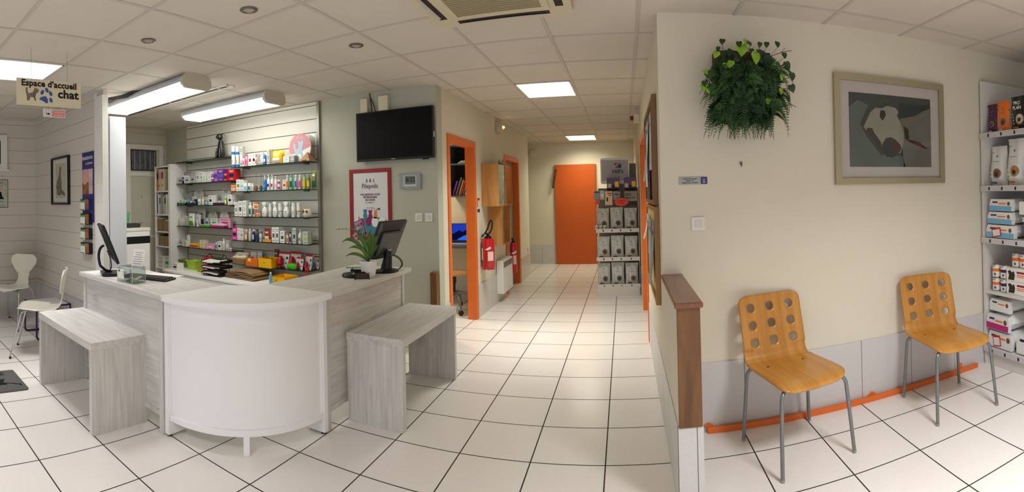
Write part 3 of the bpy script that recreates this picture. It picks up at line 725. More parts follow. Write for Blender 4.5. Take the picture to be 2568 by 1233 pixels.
ITEMS = [  # kind, x, y, z, width, depth, height, main colour, print colour, label, category
('carton',-5.269,4.012,1.670,0.167,0.100,0.087,'lgrey','dgrey','pale grey carton with a small dog print, far left of its shelf','carton'),
('carton',-5.238,4.117,1.670,0.229,0.050,0.160,'grey','silver','taller plain grey carton standing behind the dog print carton','carton'),
('carton',-5.208,4.012,1.670,0.041,0.100,0.109,'white','lgrey','very narrow white carton between the dog print and the blue-striped cartons','carton'),
('carton',-5.126,4.007,1.670,0.115,0.090,0.089,'white','blue','white carton with a blue block, second shelf left','carton'),
('carton',-5.004,4.002,1.670,0.094,0.080,0.099,'lgrey','dgrey','light grey carton with two dark dog shapes','carton'),
('carton',-5.132,4.107,1.670,0.088,0.050,0.158,'offwhite','black','white carton with black corner squares behind the dog shapes carton','carton'),
('carton',-4.895,4.002,1.670,0.071,0.080,0.146,'white','grey','tall white carton left of the green-printed one','carton'),
('carton',-4.816,4.002,1.670,0.061,0.080,0.137,'white','mint','tall white carton with faint green print','carton'),
('carton',-4.760,3.987,1.670,0.044,0.050,0.082,'white','silver','short white carton in front between two tall white ones','carton'),
('carton',-4.829,4.057,1.670,0.057,0.050,0.139,'offwhite','lgrey','tall off-white carton behind the short white carton','carton'),
('carton',-4.700,4.002,1.670,0.028,0.080,0.094,'white','lgrey','narrow white carton next to the purple boxes, left one','carton'),
('carton',-4.653,4.002,1.670,0.056,0.080,0.133,'white','lgrey','tall white carton touching the first purple box','carton'),
('carton',-4.594,3.997,1.670,0.050,0.070,0.094,'purple','white','small purple carton with white lower print','carton'),
('carton',-4.531,4.002,1.670,0.065,0.080,0.151,'lpurple','purple','tall violet carton with pale print','carton'),
('carton',-4.440,4.007,1.670,0.101,0.090,0.151,'purple','blue','large purple carton with a navy band and a white bottle picture','carton'),
('carton',-4.349,3.987,1.670,0.069,0.050,0.096,'red','navy','small red carton with a navy top band','carton'),
('carton',-4.425,4.057,1.670,0.070,0.050,0.147,'lpurple','purple','violet carton behind the small red one','carton'),
('carton',-4.244,4.012,1.670,0.117,0.100,0.140,'red','navy','large red carton with a dark band, right end of its shelf','carton'),
('statuette',-4.513,4.032,1.967,0.228,0.100,0.327,'dgrey','dgrey','wire and metal dog sculpture sitting on the top glass shelf','sculpture'),
('paper',-5.162,4.022,1.967,0.214,0.120,0.017,'white','white','white paper sheet lying at the left end of the top glass shelf','paper'),
('tray',-5.242,4.007,1.376,0.220,0.090,0.077,'dgreen','mint','green counter display tray of small clear vials','display tray'),
('card',-5.237,4.064,1.376,0.180,0.004,0.197,'grey','dgreen','grey-green scalloped display card behind the green tray','display card'),
('tray',-5.070,4.007,1.376,0.187,0.090,0.058,'navy','blue','navy counter display tray with pale sachets','display tray'),
('card',-4.997,4.064,1.376,0.213,0.004,0.199,'lgrey','dgrey','grey scalloped display card behind the navy tray','display card'),
('carton',-5.093,4.077,1.376,0.087,0.050,0.117,'white','red','white carton with a red corner behind the black jar','carton'),
('jar',-4.960,3.982,1.376,0.040,0.040,0.078,'black','dgrey','black jar on the third shelf of the left run','jar'),
('jar',-4.891,3.987,1.376,0.050,0.050,0.083,'white','lblue','white jar with pale blue label beside the black jar','jar'),
('jar',-4.810,3.980,1.376,0.036,0.036,0.082,'offwhite','amber','cream jar with an orange-brown label','jar'),
('carton',-4.835,4.062,1.376,0.090,0.040,0.108,'offwhite','orange','white carton with orange print behind the cream jar','carton'),
('carton',-4.719,3.987,1.376,0.060,0.050,0.055,'cyan','white','small bright teal carton','carton'),
('carton',-4.642,4.002,1.376,0.074,0.080,0.121,'white','black','white carton with a black square at the top','carton'),
('carton',-4.668,4.077,1.376,0.059,0.050,0.129,'white','lgrey','tall plain white carton behind the purple tray','carton'),
('tray',-4.485,4.007,1.376,0.211,0.090,0.053,'plum','lgrey','plum coloured counter display tray holding a white box','display tray'),
('card',-4.455,4.064,1.376,0.172,0.004,0.197,'lgrey','dgrey','grey scalloped display card behind the plum tray','display card'),
('bottle',-4.365,3.979,1.376,0.034,0.034,0.106,'ygreen','white','small yellow-green bottle beside the plum tray','bottle'),
('carton',-4.279,4.002,1.376,0.075,0.080,0.124,'white','black','white carton with one black dot, third shelf right end','carton'),
('carton',-4.245,4.032,1.376,0.043,0.080,0.123,'offwhite','black','off-white carton with one black dot at the very end of the third shelf','carton'),
('jar',-5.300,4.014,1.090,0.105,0.105,0.106,'offwhite','brown','low wide round tub with a brown lower half','tub'),
('carton',-5.286,4.072,1.090,0.119,0.060,0.135,'white','lgrey','plain white carton behind the brown tub','carton'),
('pouch',-5.058,3.987,1.090,0.130,0.050,0.173,'white','green','white stand-up pouch with a bright green lower half','pouch'),
('pouch',-4.925,3.987,1.090,0.118,0.050,0.164,'silver','grey','silver stand-up pouch beside the green one','pouch'),
('pouch',-4.947,4.072,1.090,0.160,0.040,0.233,'silver','dgrey','tall grey pouch with a dark dog picture, behind the silver one','pouch'),
('bottle',-4.915,3.973,1.090,0.032,0.032,0.095,'white','lgrey','small white bottle in front of the silver pouch','bottle'),
('tray',-4.764,4.002,1.090,0.194,0.080,0.042,'green','lime','light green low display tray of small white cartons','display tray'),
('jar',-4.838,4.082,1.090,0.060,0.060,0.114,'white','blue','white tub with a blue gradient label','tub'),
('card',-4.738,4.084,1.090,0.184,0.004,0.194,'lgrey','green','grey display card with a green rim','display card'),
('tray',-4.515,4.002,1.090,0.258,0.080,0.059,'magenta','white','long pink counter display tray','display tray'),
('carton',-4.456,4.057,1.090,0.209,0.050,0.118,'lpink','magenta','pink-to-white printed display box with a row of dark marks','display box'),
('card',-4.535,4.104,1.090,0.175,0.004,0.190,'white','lpink','white display card with a pink rim','display card'),
('carton',-4.658,4.057,1.090,0.133,0.050,0.114,'white','green','white display box with green marks','display box'),
('carton',-5.307,3.997,0.810,0.089,0.070,0.065,'lgrey','white','small grey carton, first on the lowest left shelf','carton'),
('carton',-5.285,3.992,0.810,0.078,0.060,0.098,'lgrey','dgrey','small grey-white carton, second on the lowest left shelf','carton'),
('carton',-5.197,3.992,0.810,0.081,0.060,0.087,'offwhite','grey','small off-white carton beside the tall tube box','carton'),
('tube',-5.148,3.996,0.810,0.068,0.030,0.158,'white','lgrey','tall white flip-cap tube on the lowest left shelf','tube'),
('flat',-4.993,4.012,0.810,0.188,0.100,0.056,'yellow','red','pair of flat yellow and orange boxes lying down','flat box'),
('carton',-4.818,3.997,0.810,0.102,0.070,0.108,'offwhite','yellow','off-white carton with a yellow edge','carton'),
('carton',-4.667,4.007,0.810,0.161,0.090,0.070,'lpink','white','low pink and white carton','carton'),
('bottle',-4.547,3.973,0.810,0.023,0.023,0.117,'white','blue','thin white dropper bottle','bottle'),
('carton',-4.480,3.987,0.810,0.060,0.050,0.111,'white','navy','white carton with a blue-violet panel','carton'),
('bottle',-4.416,3.981,0.810,0.037,0.037,0.148,'white','lgrey','tall white bottle with a rounded cap','bottle'),
('carton',-4.356,4.007,0.810,0.062,0.050,0.131,'lgrey','white','pale grey carton next to the tall white bottle','carton'),
('bottle',-4.286,3.974,0.810,0.024,0.024,0.053,'white','pink','tiny bottle with a pink band at the end of the lowest left shelf','bottle'),
('bin',-5.094,3.912,0.552,0.167,0.160,0.094,'olive','olive','olive green open plastic bin on the low cabinet','storage bin'),
('bin',-4.824,3.852,0.552,0.182,0.160,0.113,'lime','lime','pale green open plastic bin lined with a bag','storage bin'),
('bin',-4.572,3.787,0.552,0.140,0.150,0.126,'ygreen','ygreen','yellow-green open plastic bin','storage bin'),
('carton',-4.426,3.752,0.552,0.075,0.120,0.132,'pink','lpink','bright pink upright box beside the paper trays','box'),
('pouch',-4.653,3.922,0.552,0.173,0.080,0.174,'red','white','red and white packet standing behind the bins','packet'),
('carton',-4.936,3.652,0.552,0.121,0.100,0.087,'white','black','small white box with a dark mark at the left end of the low cabinet','box'),
('can',-4.226,3.986,1.830,0.048,0.048,0.258,'blue','white','tall white and blue spray can, front left of the top right shelf','spray can'),
('can',-4.171,4.004,1.830,0.043,0.043,0.252,'blue','lgrey','tall white and blue spray can, slightly behind the first','spray can'),
('carton',-4.099,4.017,1.830,0.051,0.050,0.240,'lgrey','white','tall grey carton with a white circle','carton'),
('bottle',-4.036,3.975,1.830,0.026,0.026,0.120,'white','pink','small bottle with a pink top','bottle'),
('bottle',-3.991,3.976,1.830,0.028,0.028,0.140,'lpink','pink','small pale bottle with a pink cap','bottle'),
('carton',-3.921,3.992,1.830,0.059,0.060,0.138,'white','red','white carton with small red and black print','carton'),
('carton',-3.859,3.992,1.830,0.052,0.060,0.138,'white','black','white carton with grey writing','carton'),
('bottle',-3.827,3.971,1.830,0.018,0.018,0.117,'offwhite','red','slim tube with a red cap','bottle'),
('tray',-3.756,3.997,1.830,0.094,0.070,0.043,'grey','silver','grey low display tray','display tray'),
('carton',-3.846,4.057,1.830,0.116,0.030,0.151,'white','cream','large plain white card box behind the grey tray','box'),
('pump',-3.696,3.979,1.830,0.034,0.034,0.153,'blue','white','small blue spray bottle with a white head','spray bottle'),
('carton',-3.634,3.987,1.830,0.040,0.050,0.165,'lgrey','grey','tall grey carton, left of a pair','carton'),
('carton',-3.619,4.017,1.830,0.033,0.050,0.168,'lgrey','grey','tall grey carton, right of a pair, behind the yellow pouch','carton'),
('pouch',-3.520,3.992,1.830,0.151,0.070,0.147,'yellow','white','yellow pouch with a black and white dog face','pouch'),
('pouch',-3.516,4.057,1.830,0.095,0.050,0.156,'yellow','orange','second yellow pouch half hidden behind the dog face pouch','pouch'),
('carton',-3.368,3.997,1.830,0.088,0.070,0.074,'white','lgrey','low white carton between the yellow pouches and a grey carton','carton'),
('carton',-3.283,3.997,1.830,0.064,0.070,0.072,'grey','lgrey','low grey carton beside the pink sign','carton'),
('bottle',-3.378,4.070,1.830,0.035,0.035,0.156,'white','lgrey','white bottle standing behind the low grey carton','bottle'),
('pyramid',-3.096,4.002,1.830,0.138,0.100,0.104,'kraft','brown','small brown card pyramid','paper pyramid'),
('flat',-4.213,4.002,1.537,0.088,0.080,0.082,'orange','lgrey','low orange box at the left end of its shelf','box'),
('carton',-4.128,3.992,1.537,0.065,0.060,0.142,'white','green','white carton with orange dots and a green square','carton'),
('carton',-4.059,3.997,1.537,0.058,0.070,0.129,'white','lblue','white carton with blue lower edge','carton'),
('jar',-4.019,3.984,1.537,0.045,0.045,0.095,'white','lblue','white tub with pale blue side, left of three','tub'),
('jar',-3.953,3.982,1.537,0.040,0.040,0.093,'white','teal','white tub with blue-green side, middle of three','tub'),
('jar',-3.916,3.996,1.537,0.028,0.028,0.087,'white','lgrey','white tub, right of three, beside the furry mouse toys','tub'),
('toy',-3.855,3.990,1.537,0.055,0.055,0.094,'brown','grey','grey furry mouse toy on a wire, left one','cat toy'),
('toy',-3.773,3.987,1.537,0.050,0.050,0.091,'dgrey','grey','dark furry mouse toy on a wire, right one','cat toy'),
('pump',-3.704,3.982,1.537,0.041,0.041,0.170,'blue','cyan','blue pump bottle with a white head','pump bottle'),
('pump',-3.646,3.981,1.537,0.038,0.038,0.176,'white','navy','white pump bottle with a navy band','pump bottle'),
('pump',-3.591,3.981,1.537,0.038,0.038,0.174,'white','magenta','white pump bottle with a pink square','pump bottle'),
('pump',-3.538,3.979,1.537,0.033,0.033,0.158,'white','lpink','slim white pump bottle with pink writing','pump bottle'),
('jar',-3.488,3.984,1.537,0.044,0.044,0.058,'white','magenta','white jar with a pink label, bottom of a pair','jar'),
('carton',-3.402,3.987,1.537,0.049,0.050,0.107,'offwhite','red','cream carton with a red ribbon print','carton'),
('bottle',-3.366,3.978,1.537,0.033,0.033,0.159,'lgrey','orange','clear shampoo bottle with an orange label','shampoo bottle'),
('bottle',-3.313,3.982,1.537,0.041,0.041,0.161,'mint','dgreen','clear shampoo bottle with a green label','shampoo bottle'),
('bottle',-3.247,3.980,1.537,0.036,0.036,0.160,'lgrey','blue','clear shampoo bottle with a blue label','shampoo bottle'),
('bottle',-3.191,3.981,1.537,0.038,0.038,0.159,'lgrey','pink','clear shampoo bottle with a pink label','shampoo bottle'),
('bottle',-3.130,3.980,1.537,0.036,0.036,0.159,'lime','yellow','yellow shampoo bottle with a pale label','shampoo bottle'),
('bottle',-3.073,3.980,1.537,0.036,0.036,0.156,'olive','yellow','olive-gold shampoo bottle with a yellow label','shampoo bottle'),
('pouch',-3.018,4.002,1.537,0.073,0.040,0.201,'olive','dgreen','tall green pouch leaning at the right end','pouch'),
('carton',-4.168,3.997,1.237,0.052,0.070,0.170,'white','grey','white carton, shortest of three, with a grey picture','carton'),
('carton',-4.097,3.997,1.237,0.068,0.070,0.184,'white','dgrey','white carton, widest of three','carton'),
('carton',-4.026,4.002,1.237,0.054,0.080,0.188,'white','lgrey','white carton, tallest of three','carton'),
('bottle',-3.944,3.983,1.237,0.042,0.042,0.168,'white','teal','white bottle with a teal label','bottle'),
('bottle',-3.882,3.982,1.237,0.039,0.039,0.167,'offwhite','brown','beige bottle with a brown mark','bottle'),
('jar',-3.825,3.993,1.237,0.062,0.062,0.056,'white','orange','orange-lidded white tub, bottom of a stack of two','tub'),
('spray',-3.734,4.001,1.237,0.077,0.077,0.170,'white','lpink','white trigger spray bottle, leftmost of three in front','spray bottle'),
('can',-3.647,4.001,1.237,0.038,0.038,0.152,'white','lpink','white capped can between two spray bottles','can'),
('spray',-3.570,3.995,1.237,0.067,0.067,0.173,'white','dgrey','white trigger spray bottle, middle of three in front','spray bottle'),
('can',-3.491,3.995,1.237,0.046,0.046,0.155,'white','dgrey','white capped can right of the middle spray bottle','can'),
('spray',-3.410,4.002,1.237,0.081,0.081,0.172,'white','red','white trigger spray bottle, rightmost of three in front','spray bottle'),
('spray',-3.771,4.099,1.237,0.074,0.074,0.174,'white','lgrey','white spray bottle in the second row, left','spray bottle'),
('spray',-3.443,4.098,1.237,0.071,0.071,0.175,'white','lgrey','white spray bottle in the second row, right','spray bottle'),
('can',-3.292,3.987,1.237,0.049,0.049,0.158,'white','lpink','tall white can with a pink swirl','can'),
('can',-3.218,3.985,1.237,0.047,0.047,0.157,'white','navy','tall white can with a navy swirl','can'),
('owl',-3.131,4.019,1.237,0.114,0.114,0.101,'cream','brown','round cream pot with two brown owl-like spots','pot'),
('carton',-4.202,3.992,0.953,0.081,0.060,0.146,'pink','navy','pink carton with a navy top and a dog picture','carton'),
('carton',-4.133,4.002,0.953,0.045,0.080,0.144,'white','lgrey','white carton beside the pink one','carton'),
('carton',-4.080,4.002,0.953,0.048,0.080,0.136,'white','grey','white carton, second beside the pink one, slightly shorter','carton'),
('bottle',-4.014,3.982,0.953,0.040,0.040,0.132,'amber','offwhite','amber syrup bottle with a white cap','bottle'),
('bottle',-3.955,3.982,0.953,0.040,0.040,0.139,'lgrey','silver','pale grey bottle with a white cap','bottle'),
('bottle',-3.896,3.981,0.953,0.037,0.037,0.136,'navy','lgrey','dark blue bottle with a pale label','bottle'),
('bottle',-3.840,3.984,0.953,0.044,0.044,0.138,'dgrey','navy','almost black bottle with a white cap','bottle'),
('bottle',-3.861,4.068,0.953,0.033,0.033,0.132,'grey','lgrey','grey bottle standing in the second row','bottle'),
('jar',-3.778,3.974,0.953,0.034,0.034,0.090,'white','lblue','small white pill tub in front','tub'),
('pouch',-3.717,4.027,0.953,0.093,0.050,0.150,'rust','cream','brown and red patterned sachet leaning back','sachet'),
('flat',-3.673,4.007,0.953,0.135,0.090,0.027,'amber','yellow','flat yellow-brown box under the patterned sachet','flat box'),
('carton',-3.570,4.012,0.953,0.048,0.100,0.169,'white','dgrey','tall white carton, left of a matching pair','carton'),
('carton',-3.517,4.012,0.953,0.047,0.100,0.171,'white','dgrey','tall white carton, right of a matching pair','carton'),
('carton',-3.442,4.012,0.953,0.064,0.100,0.133,'white','dgreen','white carton with a dark green panel','carton'),
('bottle',-3.373,3.972,0.953,0.026,0.026,0.109,'white','orange','little white dropper bottle with an orange label','bottle'),
('bottle',-3.333,3.975,0.953,0.026,0.026,0.127,'lgrey','navy','little bottle with a dark blue cap','bottle'),
('carton',-3.274,4.002,0.953,0.050,0.080,0.168,'lgrey','dgreen','tall pale grey carton with green marks','carton'),
('pump',-3.204,3.982,0.953,0.040,0.040,0.160,'white','grey','white bottle with a pointed spray nozzle','spray bottle'),
('carton',-3.121,3.994,0.953,0.067,0.070,0.134,'lgrey','lime','white carton with a lime green panel, front of three','carton'),
('carton',-3.152,4.067,0.953,0.054,0.050,0.132,'lime','cream','pale green carton behind the front one, right end','carton'),
('basket',-4.131,4.012,0.673,0.237,0.160,0.079,'kraft','beige','shallow woven basket holding white chew rolls','basket'),
('open',-3.869,3.997,0.673,0.193,0.170,0.091,'orange','rust','orange card tray with a yellow note stuck on it','card tray'),
('open',-3.653,3.987,0.673,0.195,0.170,0.104,'yellow','amber','yellow card tray full of brown treat packets','card tray'),
]

# ================================================================ GOODS: one builder per kind of packaging (front towards local -Y)
def lines(b, w, h, y, cz, n, fill=.7, t=.12):
    """a few printed lines centred on the front face"""
    step = h/(n+.5)
    for i in range(n):
        ww = w*fill*(1, .7, .85, .6)[i % 4]
        b.bb(-ww/2, ww/2, y-.0006, y, cz+h/2-step*(i+.8), cz+h/2-step*(i+.8)+step*.35)
    return b
def front_patch(t, r, z0, z1, m, half):
    MB().grid(lambda u, v: (r*math.sin(-half+2*half*u), -r*math.cos(-half+2*half*u), z0+(z1-z0)*v), 10, 1).build('label_panel', m, t, smooth=True)
def goods(kind, x, y, z, w, d, h, ca, cb, label, cat, rz=0.0, group=None, name=None):
    nm = name or {'carton': 'carton', 'flat': 'flat_box', 'bottle': 'bottle', 'jar': 'jar', 'can': 'spray_can', 'pump': 'pump_bottle', 'spray': 'trigger_spray', 'pouch': 'pouch',
          'tray': 'display_tray', 'card': 'display_card', 'tube': 'squeeze_tube', 'bin': 'storage_bin', 'open': 'card_tray', 'basket': 'basket', 'toy': 'furry_toy', 'owl': 'round_pot',
          'pyramid': 'card_pyramid', 'statuette': 'dog_sculpture', 'paper': 'paper_sheet', 'tin': 'food_tin'}[kind]
    t = thing(nm, label, cat, (x, y, z + .0006), rz, group)
    A, B, LT, W = pal(ca), pal(cb), pal('lgrey'), pal('white')
    light = ca in ('white', 'offwhite', 'lgrey', 'cream', 'lpink', 'silver', 'mint')
    r = w/2
    if kind in ('carton', 'flat'):
        MB().bb(-w/2, w/2, -d/2, d/2, 0, h, min(.0015, w*.06)).build('box', A, t)
        b = MB()
        if kind == 'carton':
            b.bb(-w*(.40 if not light else .26), w*(.40 if not light else .30), -d/2-.0007, -d/2, h*.34, h*.60)
        else:
            b.bb(-w*.45, w*.45, -d/2-.0007, -d/2, h*.2, h*.55)
        b.build('label_panel', B, t)
        lines(MB(), w, h*.24, -d/2, h*.80, 2).build('printed_lines', greyink if light else inkw, t)
        lines(MB(), w, h*.16, -d/2, h*.13, 1, .5).build('printed_lines', ink if light else inkw, t)
    elif kind == 'bottle':
        capm = {'amber': W, 'lgrey': W, 'navy': W, 'dgrey': W, 'mint': pal('grey'), 'olive': pal('grey'), 'lime': pal('grey')}.get(ca, B if w < .03 else W)
        if cb in ('pink', 'red', 'navy') and h < .15: capm = B
        MB().lathe([(r*.92, 0), (r, .004), (r, h*.68), (r*.85, h*.76), (r*.42, h*.83), (r*.42, h*.86)], 20).build('body', A, t, smooth=True)
        MB().lathe([(r*.52, h*.84), (r*.54, h*.86), (r*.50, h*.985), (r*.42, h)], 16).build('cap', capm, t, smooth=True)
        front_patch(t, r+.0006, h*.16, h*.56, B if not (light and cb in ('blue','pink','orange','red','teal')) or ca == 'mint' else B, .9)
    elif kind == 'jar':
        MB().lathe([(r*.93, 0), (r*.97, .003), (r*.97, h*.76), (r*.9, h*.79)], 24).build('body', A, t, smooth=True)
        front_patch(t, r*.98, h*.14, h*.60, B, 1.0 if ca != 'offwhite' else 3.1)
        MB().lathe([(r*.98, h*.78), (r, h*.80), (r, h*.98), (r*.93, h)], 24).build('lid', B if cb == 'orange' else (A if ca != 'brown' else W), t, smooth=True)
    elif kind == 'can':
        MB().lathe([(r*.96, 0), (r, .004), (r, h*.72), (r*.9, h*.77)], 22).build('body', W if ca == 'blue' else A, t, smooth=True)
        MB().lathe([(r*.93, h*.73), (r*.95, h*.76), (r*.93, h*.985), (r*.82, h)], 22).build('cap', W, t, smooth=True)
        b = MB()
        if ca == 'blue':
            b.lathe([(r+.0006, h*.60), (r+.0006, h*.73)], 22, cap=False)
            MB().lathe([(r+.0006, .004), (r+.0006, h*.13)], 22, cap=False).build('base_band', A, t, smooth=True)
        else: b.lathe([(r+.0006, h*.40), (r+.0006, h*.44)], 22, cap=False)
        b.build('label_band', A if ca == 'blue' else B, t, smooth=True)
        lines(MB(), w*.6, h*.2, -r-.0004, h*.27, 3, .8).build('printed_lines', greyink, t)
    elif kind == 'pump':
        MB().lathe([(r*.93, 0), (r, .005), (r, h*.60), (r*.8, h*.70), (r*.38, h*.75)], 22).build('body', A, t, smooth=True)
        MB().lathe([(r*.42, h*.74), (r*.42, h*.82), (r*.16, h*.83), (r*.16, h*.94)], 14).box((-r*.25, 0, h*.955), (r*1.0, r*.3, h*.04)).build('pump_head', W, t)
        front_patch(t, r+.0006, h*.22, h*.42, B, .75)
    elif kind == 'spray':
        MB().lathe([(r*.78, 0), (r*.88, .006), (r, h*.22), (r*.97, h*.38), (r*.72, h*.56), (r*.36, h*.68), (r*.30, h*.72)], 24, sy=.62).build('body', A, t, smooth=True)
        b = MB().lathe([(r*.34, h*.71), (r*.36, h*.78), (r*.30, h*.82)], 14)
        b.prism([(-r*.95, h*.86), (-r*.85, h*.98), (r*.1, h), (r*.75, h*.95), (r*.6, h*.80), (-r*.35, h*.80), (-r*.60, h*.66), (-r*.72, h*.67), (-r*.55, h*.84)], -r*.2, r*.2, Matrix(((1,0,0,0),(0,0,1,0),(0,1,0,0),(0,0,0,1))))
        b.build('trigger_head', A, t)
        MB().prism(rrect(r*1.0, h*.03, h*.012, 3, 0, h*.34), -r*.64, -r*.60, Matrix(((1,0,0,0),(0,0,1,0),(0,1,0,0),(0,0,0,1)))).build('printed_swoosh', B, t)
        lines(MB(), w*.5, h*.14, -r*.60, h*.20, 2, .8).build('printed_lines', greyink, t)
    elif kind in ('pouch', 'bag'):
        def f(s):
            def g(u, v):
                ww = w/2*(1 - .06*math.sin(PI*v)) ; k = (1-(2*u-1)**4)*min(1, .15+3*v)*(1-v**3)
                return ((2*u-1)*ww, s*d/2*k, h*v)
            return g
        b = MB().grid(f(-1), 10, 12).grid(f(1), 10, 12)
        b.bb(-w*.47, w*.47, -.002, .002, h*.985, h)
        b.build('bag', A, t, smooth=True, merge=.0008)
        def lab(u, v): 
            vv = .08+.34*v; uu = .14+.72*u; p = f(-1)(uu, vv); return (p[0], p[1]-.0012, p[2])
        MB().grid(lab, 8, 5).build('label_panel', B, t, smooth=True)
        def lab2(u, v):
            vv = .66+.10*v; uu = .25+.5*u; p = f(-1)(uu, vv); return (p[0], p[1]-.0012, p[2])
        MB().grid(lab2, 6, 2).build('printed_lines', B if light else W, t, smooth=True)
    elif kind == 'tray':
        b = MB().bb(-w/2, w/2, -d/2, -d/2+.002, 0, min(.028, h*.6)).bb(-w/2, w/2, d/2-.002, d/2, 0, h*.7).bb(-w/2, w/2, -d/2, d/2, 0, .002).bb(-w/2, -w/2+.002, -d/2, d/2, 0, h*.5).bb(w/2-.002, w/2, -d/2, d/2, 0, h*.5)
        b.build('tray', A, t)
        n = max(2, int(w/.032))
        for i in range(n):
            xx = -w/2 + w*(i+.5)/n
            MB().bb(xx-w/n*.36, xx+w/n*.36, -d*.30, d*.18, .0025, h*(.80 + .15*((i*7) % 3)/2), .001).build('small_box', B if i % 2 else W, t)
    elif kind == 'card':
        Mx = Matrix(((1,0,0,0),(0,0,1,0),(0,1,0,0),(0,0,0,1)))
        MB().prism([(-w*.30, 0), (w*.30, 0), (w*.42, h*.5), (w*.5, h*.55), (w*.5, h*.80), (w*.38, h*.84), (w*.34, h), (-w*.34, h), (-w*.38, h*.84), (-w*.5, h*.80), (-w*.5, h*.55), (-w*.42, h*.5)], 0, .003, Mx).build('card', A, t)
        b = MB().bb(-w*.26, w*.26, -.0006, 0, h*.90, h*.95).bb(-w*.18, w*.18, -.0006, 0, h*.80, h*.84).build('printed_lines', B, t)
    elif kind == 'tube':
        def g(s):
            return lambda u, v: (math.cos(PI*u)*w/2*(.86+.14*v), s*math.sin(PI*u)*d/2*(1-v**2*.95), h*(.12+.88*v))
        MB().grid(g(-1), 10, 8).grid(g(1), 10, 8).build('body', A, t, smooth=True, merge=.0005)
        MB().lathe([(w*.40, 0), (w*.42, h*.13)], 18, sy=.55).build('cap', B, t, smooth=True)
        lines(MB(), w*.5, h*.3, -d*.40, h*.5, 3, .8).build('printed_lines', greyink, t)
    elif kind in ('bin', 'open'):
        k = .80 if kind == 'bin' else 1.0
        b = MB()
        P0 = [(-w/2*k, -d/2*k), (w/2*k, -d/2*k), (w/2*k, d/2*k), (-w/2*k, d/2*k)]; P1 = [(-w/2, -d/2), (w/2, -d/2), (w/2, d/2), (-w/2, d/2)]
        V0 = [b.bm.verts.new((p[0], p[1], 0)) for p in P0]; V1 = [b.bm.verts.new((p[0], p[1], h)) for p in P1]
        b.bm.faces.new(V0)
        for i in range(4): b.bm.faces.new([V0[i], V0[(i+1) % 4], V1[(i+1) % 4], V1[i]])
        b.build('tray' if kind == 'open' else 'bin', A, t, solid=.003)
        if kind == 'bin':
            MB().tube([(p[0], p[1], h) for p in P1], .003, 6, closed=True).build('rim', A, t)
            MB().grid(lambda u, v: ((u-.5)*w*.9, (v-.5)*d*.9, h*(.8+.22*math.sin(7*u+3*v)*math.cos(5*v))), 10, 10).build('plastic_liner', mat('clear_bag', (200,214,170), .3), t, smooth=True)
        elif cb == 'rust':
            MB().bb(-w*.30, -w*.05, -d/2-.004, -d/2-.002, h*.55, h*.98).build('sticky_note', mat('note_yellow', (240,232,140), .7), t)
        else:
            MB().lathe([(.008, -.002), (.006, .001)], 12, (-w*.05, -d/2, h*.5), rot=Matrix.Rotation(PI/2, 3, 'X')).build('printed_dot', ink, t)
    elif kind == 'basket':
        b = MB()
        n = 6
        for j in range(n):
            zz = h*.75*j/(n-1); sc = .86+.14*j/(n-1)
            b.tube([(p[0]*sc, p[1]*sc, zz+.004) for p in rrect(w, d, d*.25, 6)], .0065, 6, closed=True)
        b.build('woven_side', mat('wicker', (186,150,104), .7, noise=.3, scale=120), t)
        MB().prism(rrect(w*.84, d*.84, d*.2, 4), .001, .006).build('base', mat('wicker', (0,0,0)), t)
    elif kind == 'toy':
        MB().lathe([(.004, 0), (r*.7, .006), (r*.85, h*.35), (r*.6, h*.6), (.004, h*.75)], 18, sy=.8).build('body', mat('fur_'+ca, PAL[ca], .95, noise=.5, scale=160, bump=1, bscale=300), t, smooth=True)
        for sx in (-1, 1): MB().lathe([(.002, 0), (.008, .004), (.002, .010)], 10, (sx*r*.45, -r*.1, h*.62)).build('ear', pal('beige'), t)
        MB().tube(bez([(0, 0, h*.7), (r*.2, 0, h*1.3), (-r*.1, 0, h*1.8), (r*.4, 0, h*2.3)], 8), .0012, 5).build('wire', blackm, t)
    elif kind == 'owl':
        MB().lathe([(r*.62, 0), (r*.78, h*.08), (r, h*.42), (r*.95, h*.62), (r*.66, h*.86), (r*.5, h*.84)], 26, sy=.8).build('pot', A, t, smooth=True)
        for sx in (-1, 1):
            MB().lathe([(r*.30, 0), (r*.22, .006), (.001, .008)], 18, (sx*r*.38, -r*.76, h*.62), rot=Matrix.Rotation(PI/2, 3, 'X')).build('brown_spot', B, t)
            MB().lathe([(.006, 0), (.001, h*.22)], 8, (sx*r*.62, 0, h*.80)).build('ear', A, t)
    elif kind == 'pyramid':
        b = MB(); base = [b.bm.verts.new((sx*w/2, sy*w/2, 0)) for sx, sy in ((-1,-1),(1,-1),(1,1),(-1,1))]; top = b.bm.verts.new((-.005, 0, h))
        b.bm.faces.new(base)
        for i in range(4): b.bm.faces.new([base[i], base[(i+1) % 4], top])
        b.build('card', A, t)
        MB().bb(-w*.2, w*.2, -w*.52, -w*.5, .004, .012).build('label_panel', B, t)
    elif kind == 'paper':
        MB().grid(lambda u, v: ((u-.5)*w, (v-.5)*d, .002+.02*v*v+.006*math.sin(4*u)), 8, 8).build('sheet', paper, t, solid=.0008)
    elif kind == 'statuette':
        wire = mat('dark_wire_metal', (70,72,70), .3, metal=.9, noise=.4, scale=60, bump=.8, bscale=120)
        k = h/.33
        MB().lathe([(.035*k, .0), (.052*k, .04*k), (.056*k, .09*k), (.045*k, .15*k), (.036*k, .20*k), (.030*k, .225*k)], 20, (0, .01, 0), sy=.85).build('body', wire, t, smooth=True)
        MB().lathe([(.010*k, -.040*k), (.030*k, -.028*k), (.040*k, 0), (.034*k, .028*k), (.012*k, .044*k)], 20, (0, -.005, .268*k)).build('head', wire, t, smooth=True)
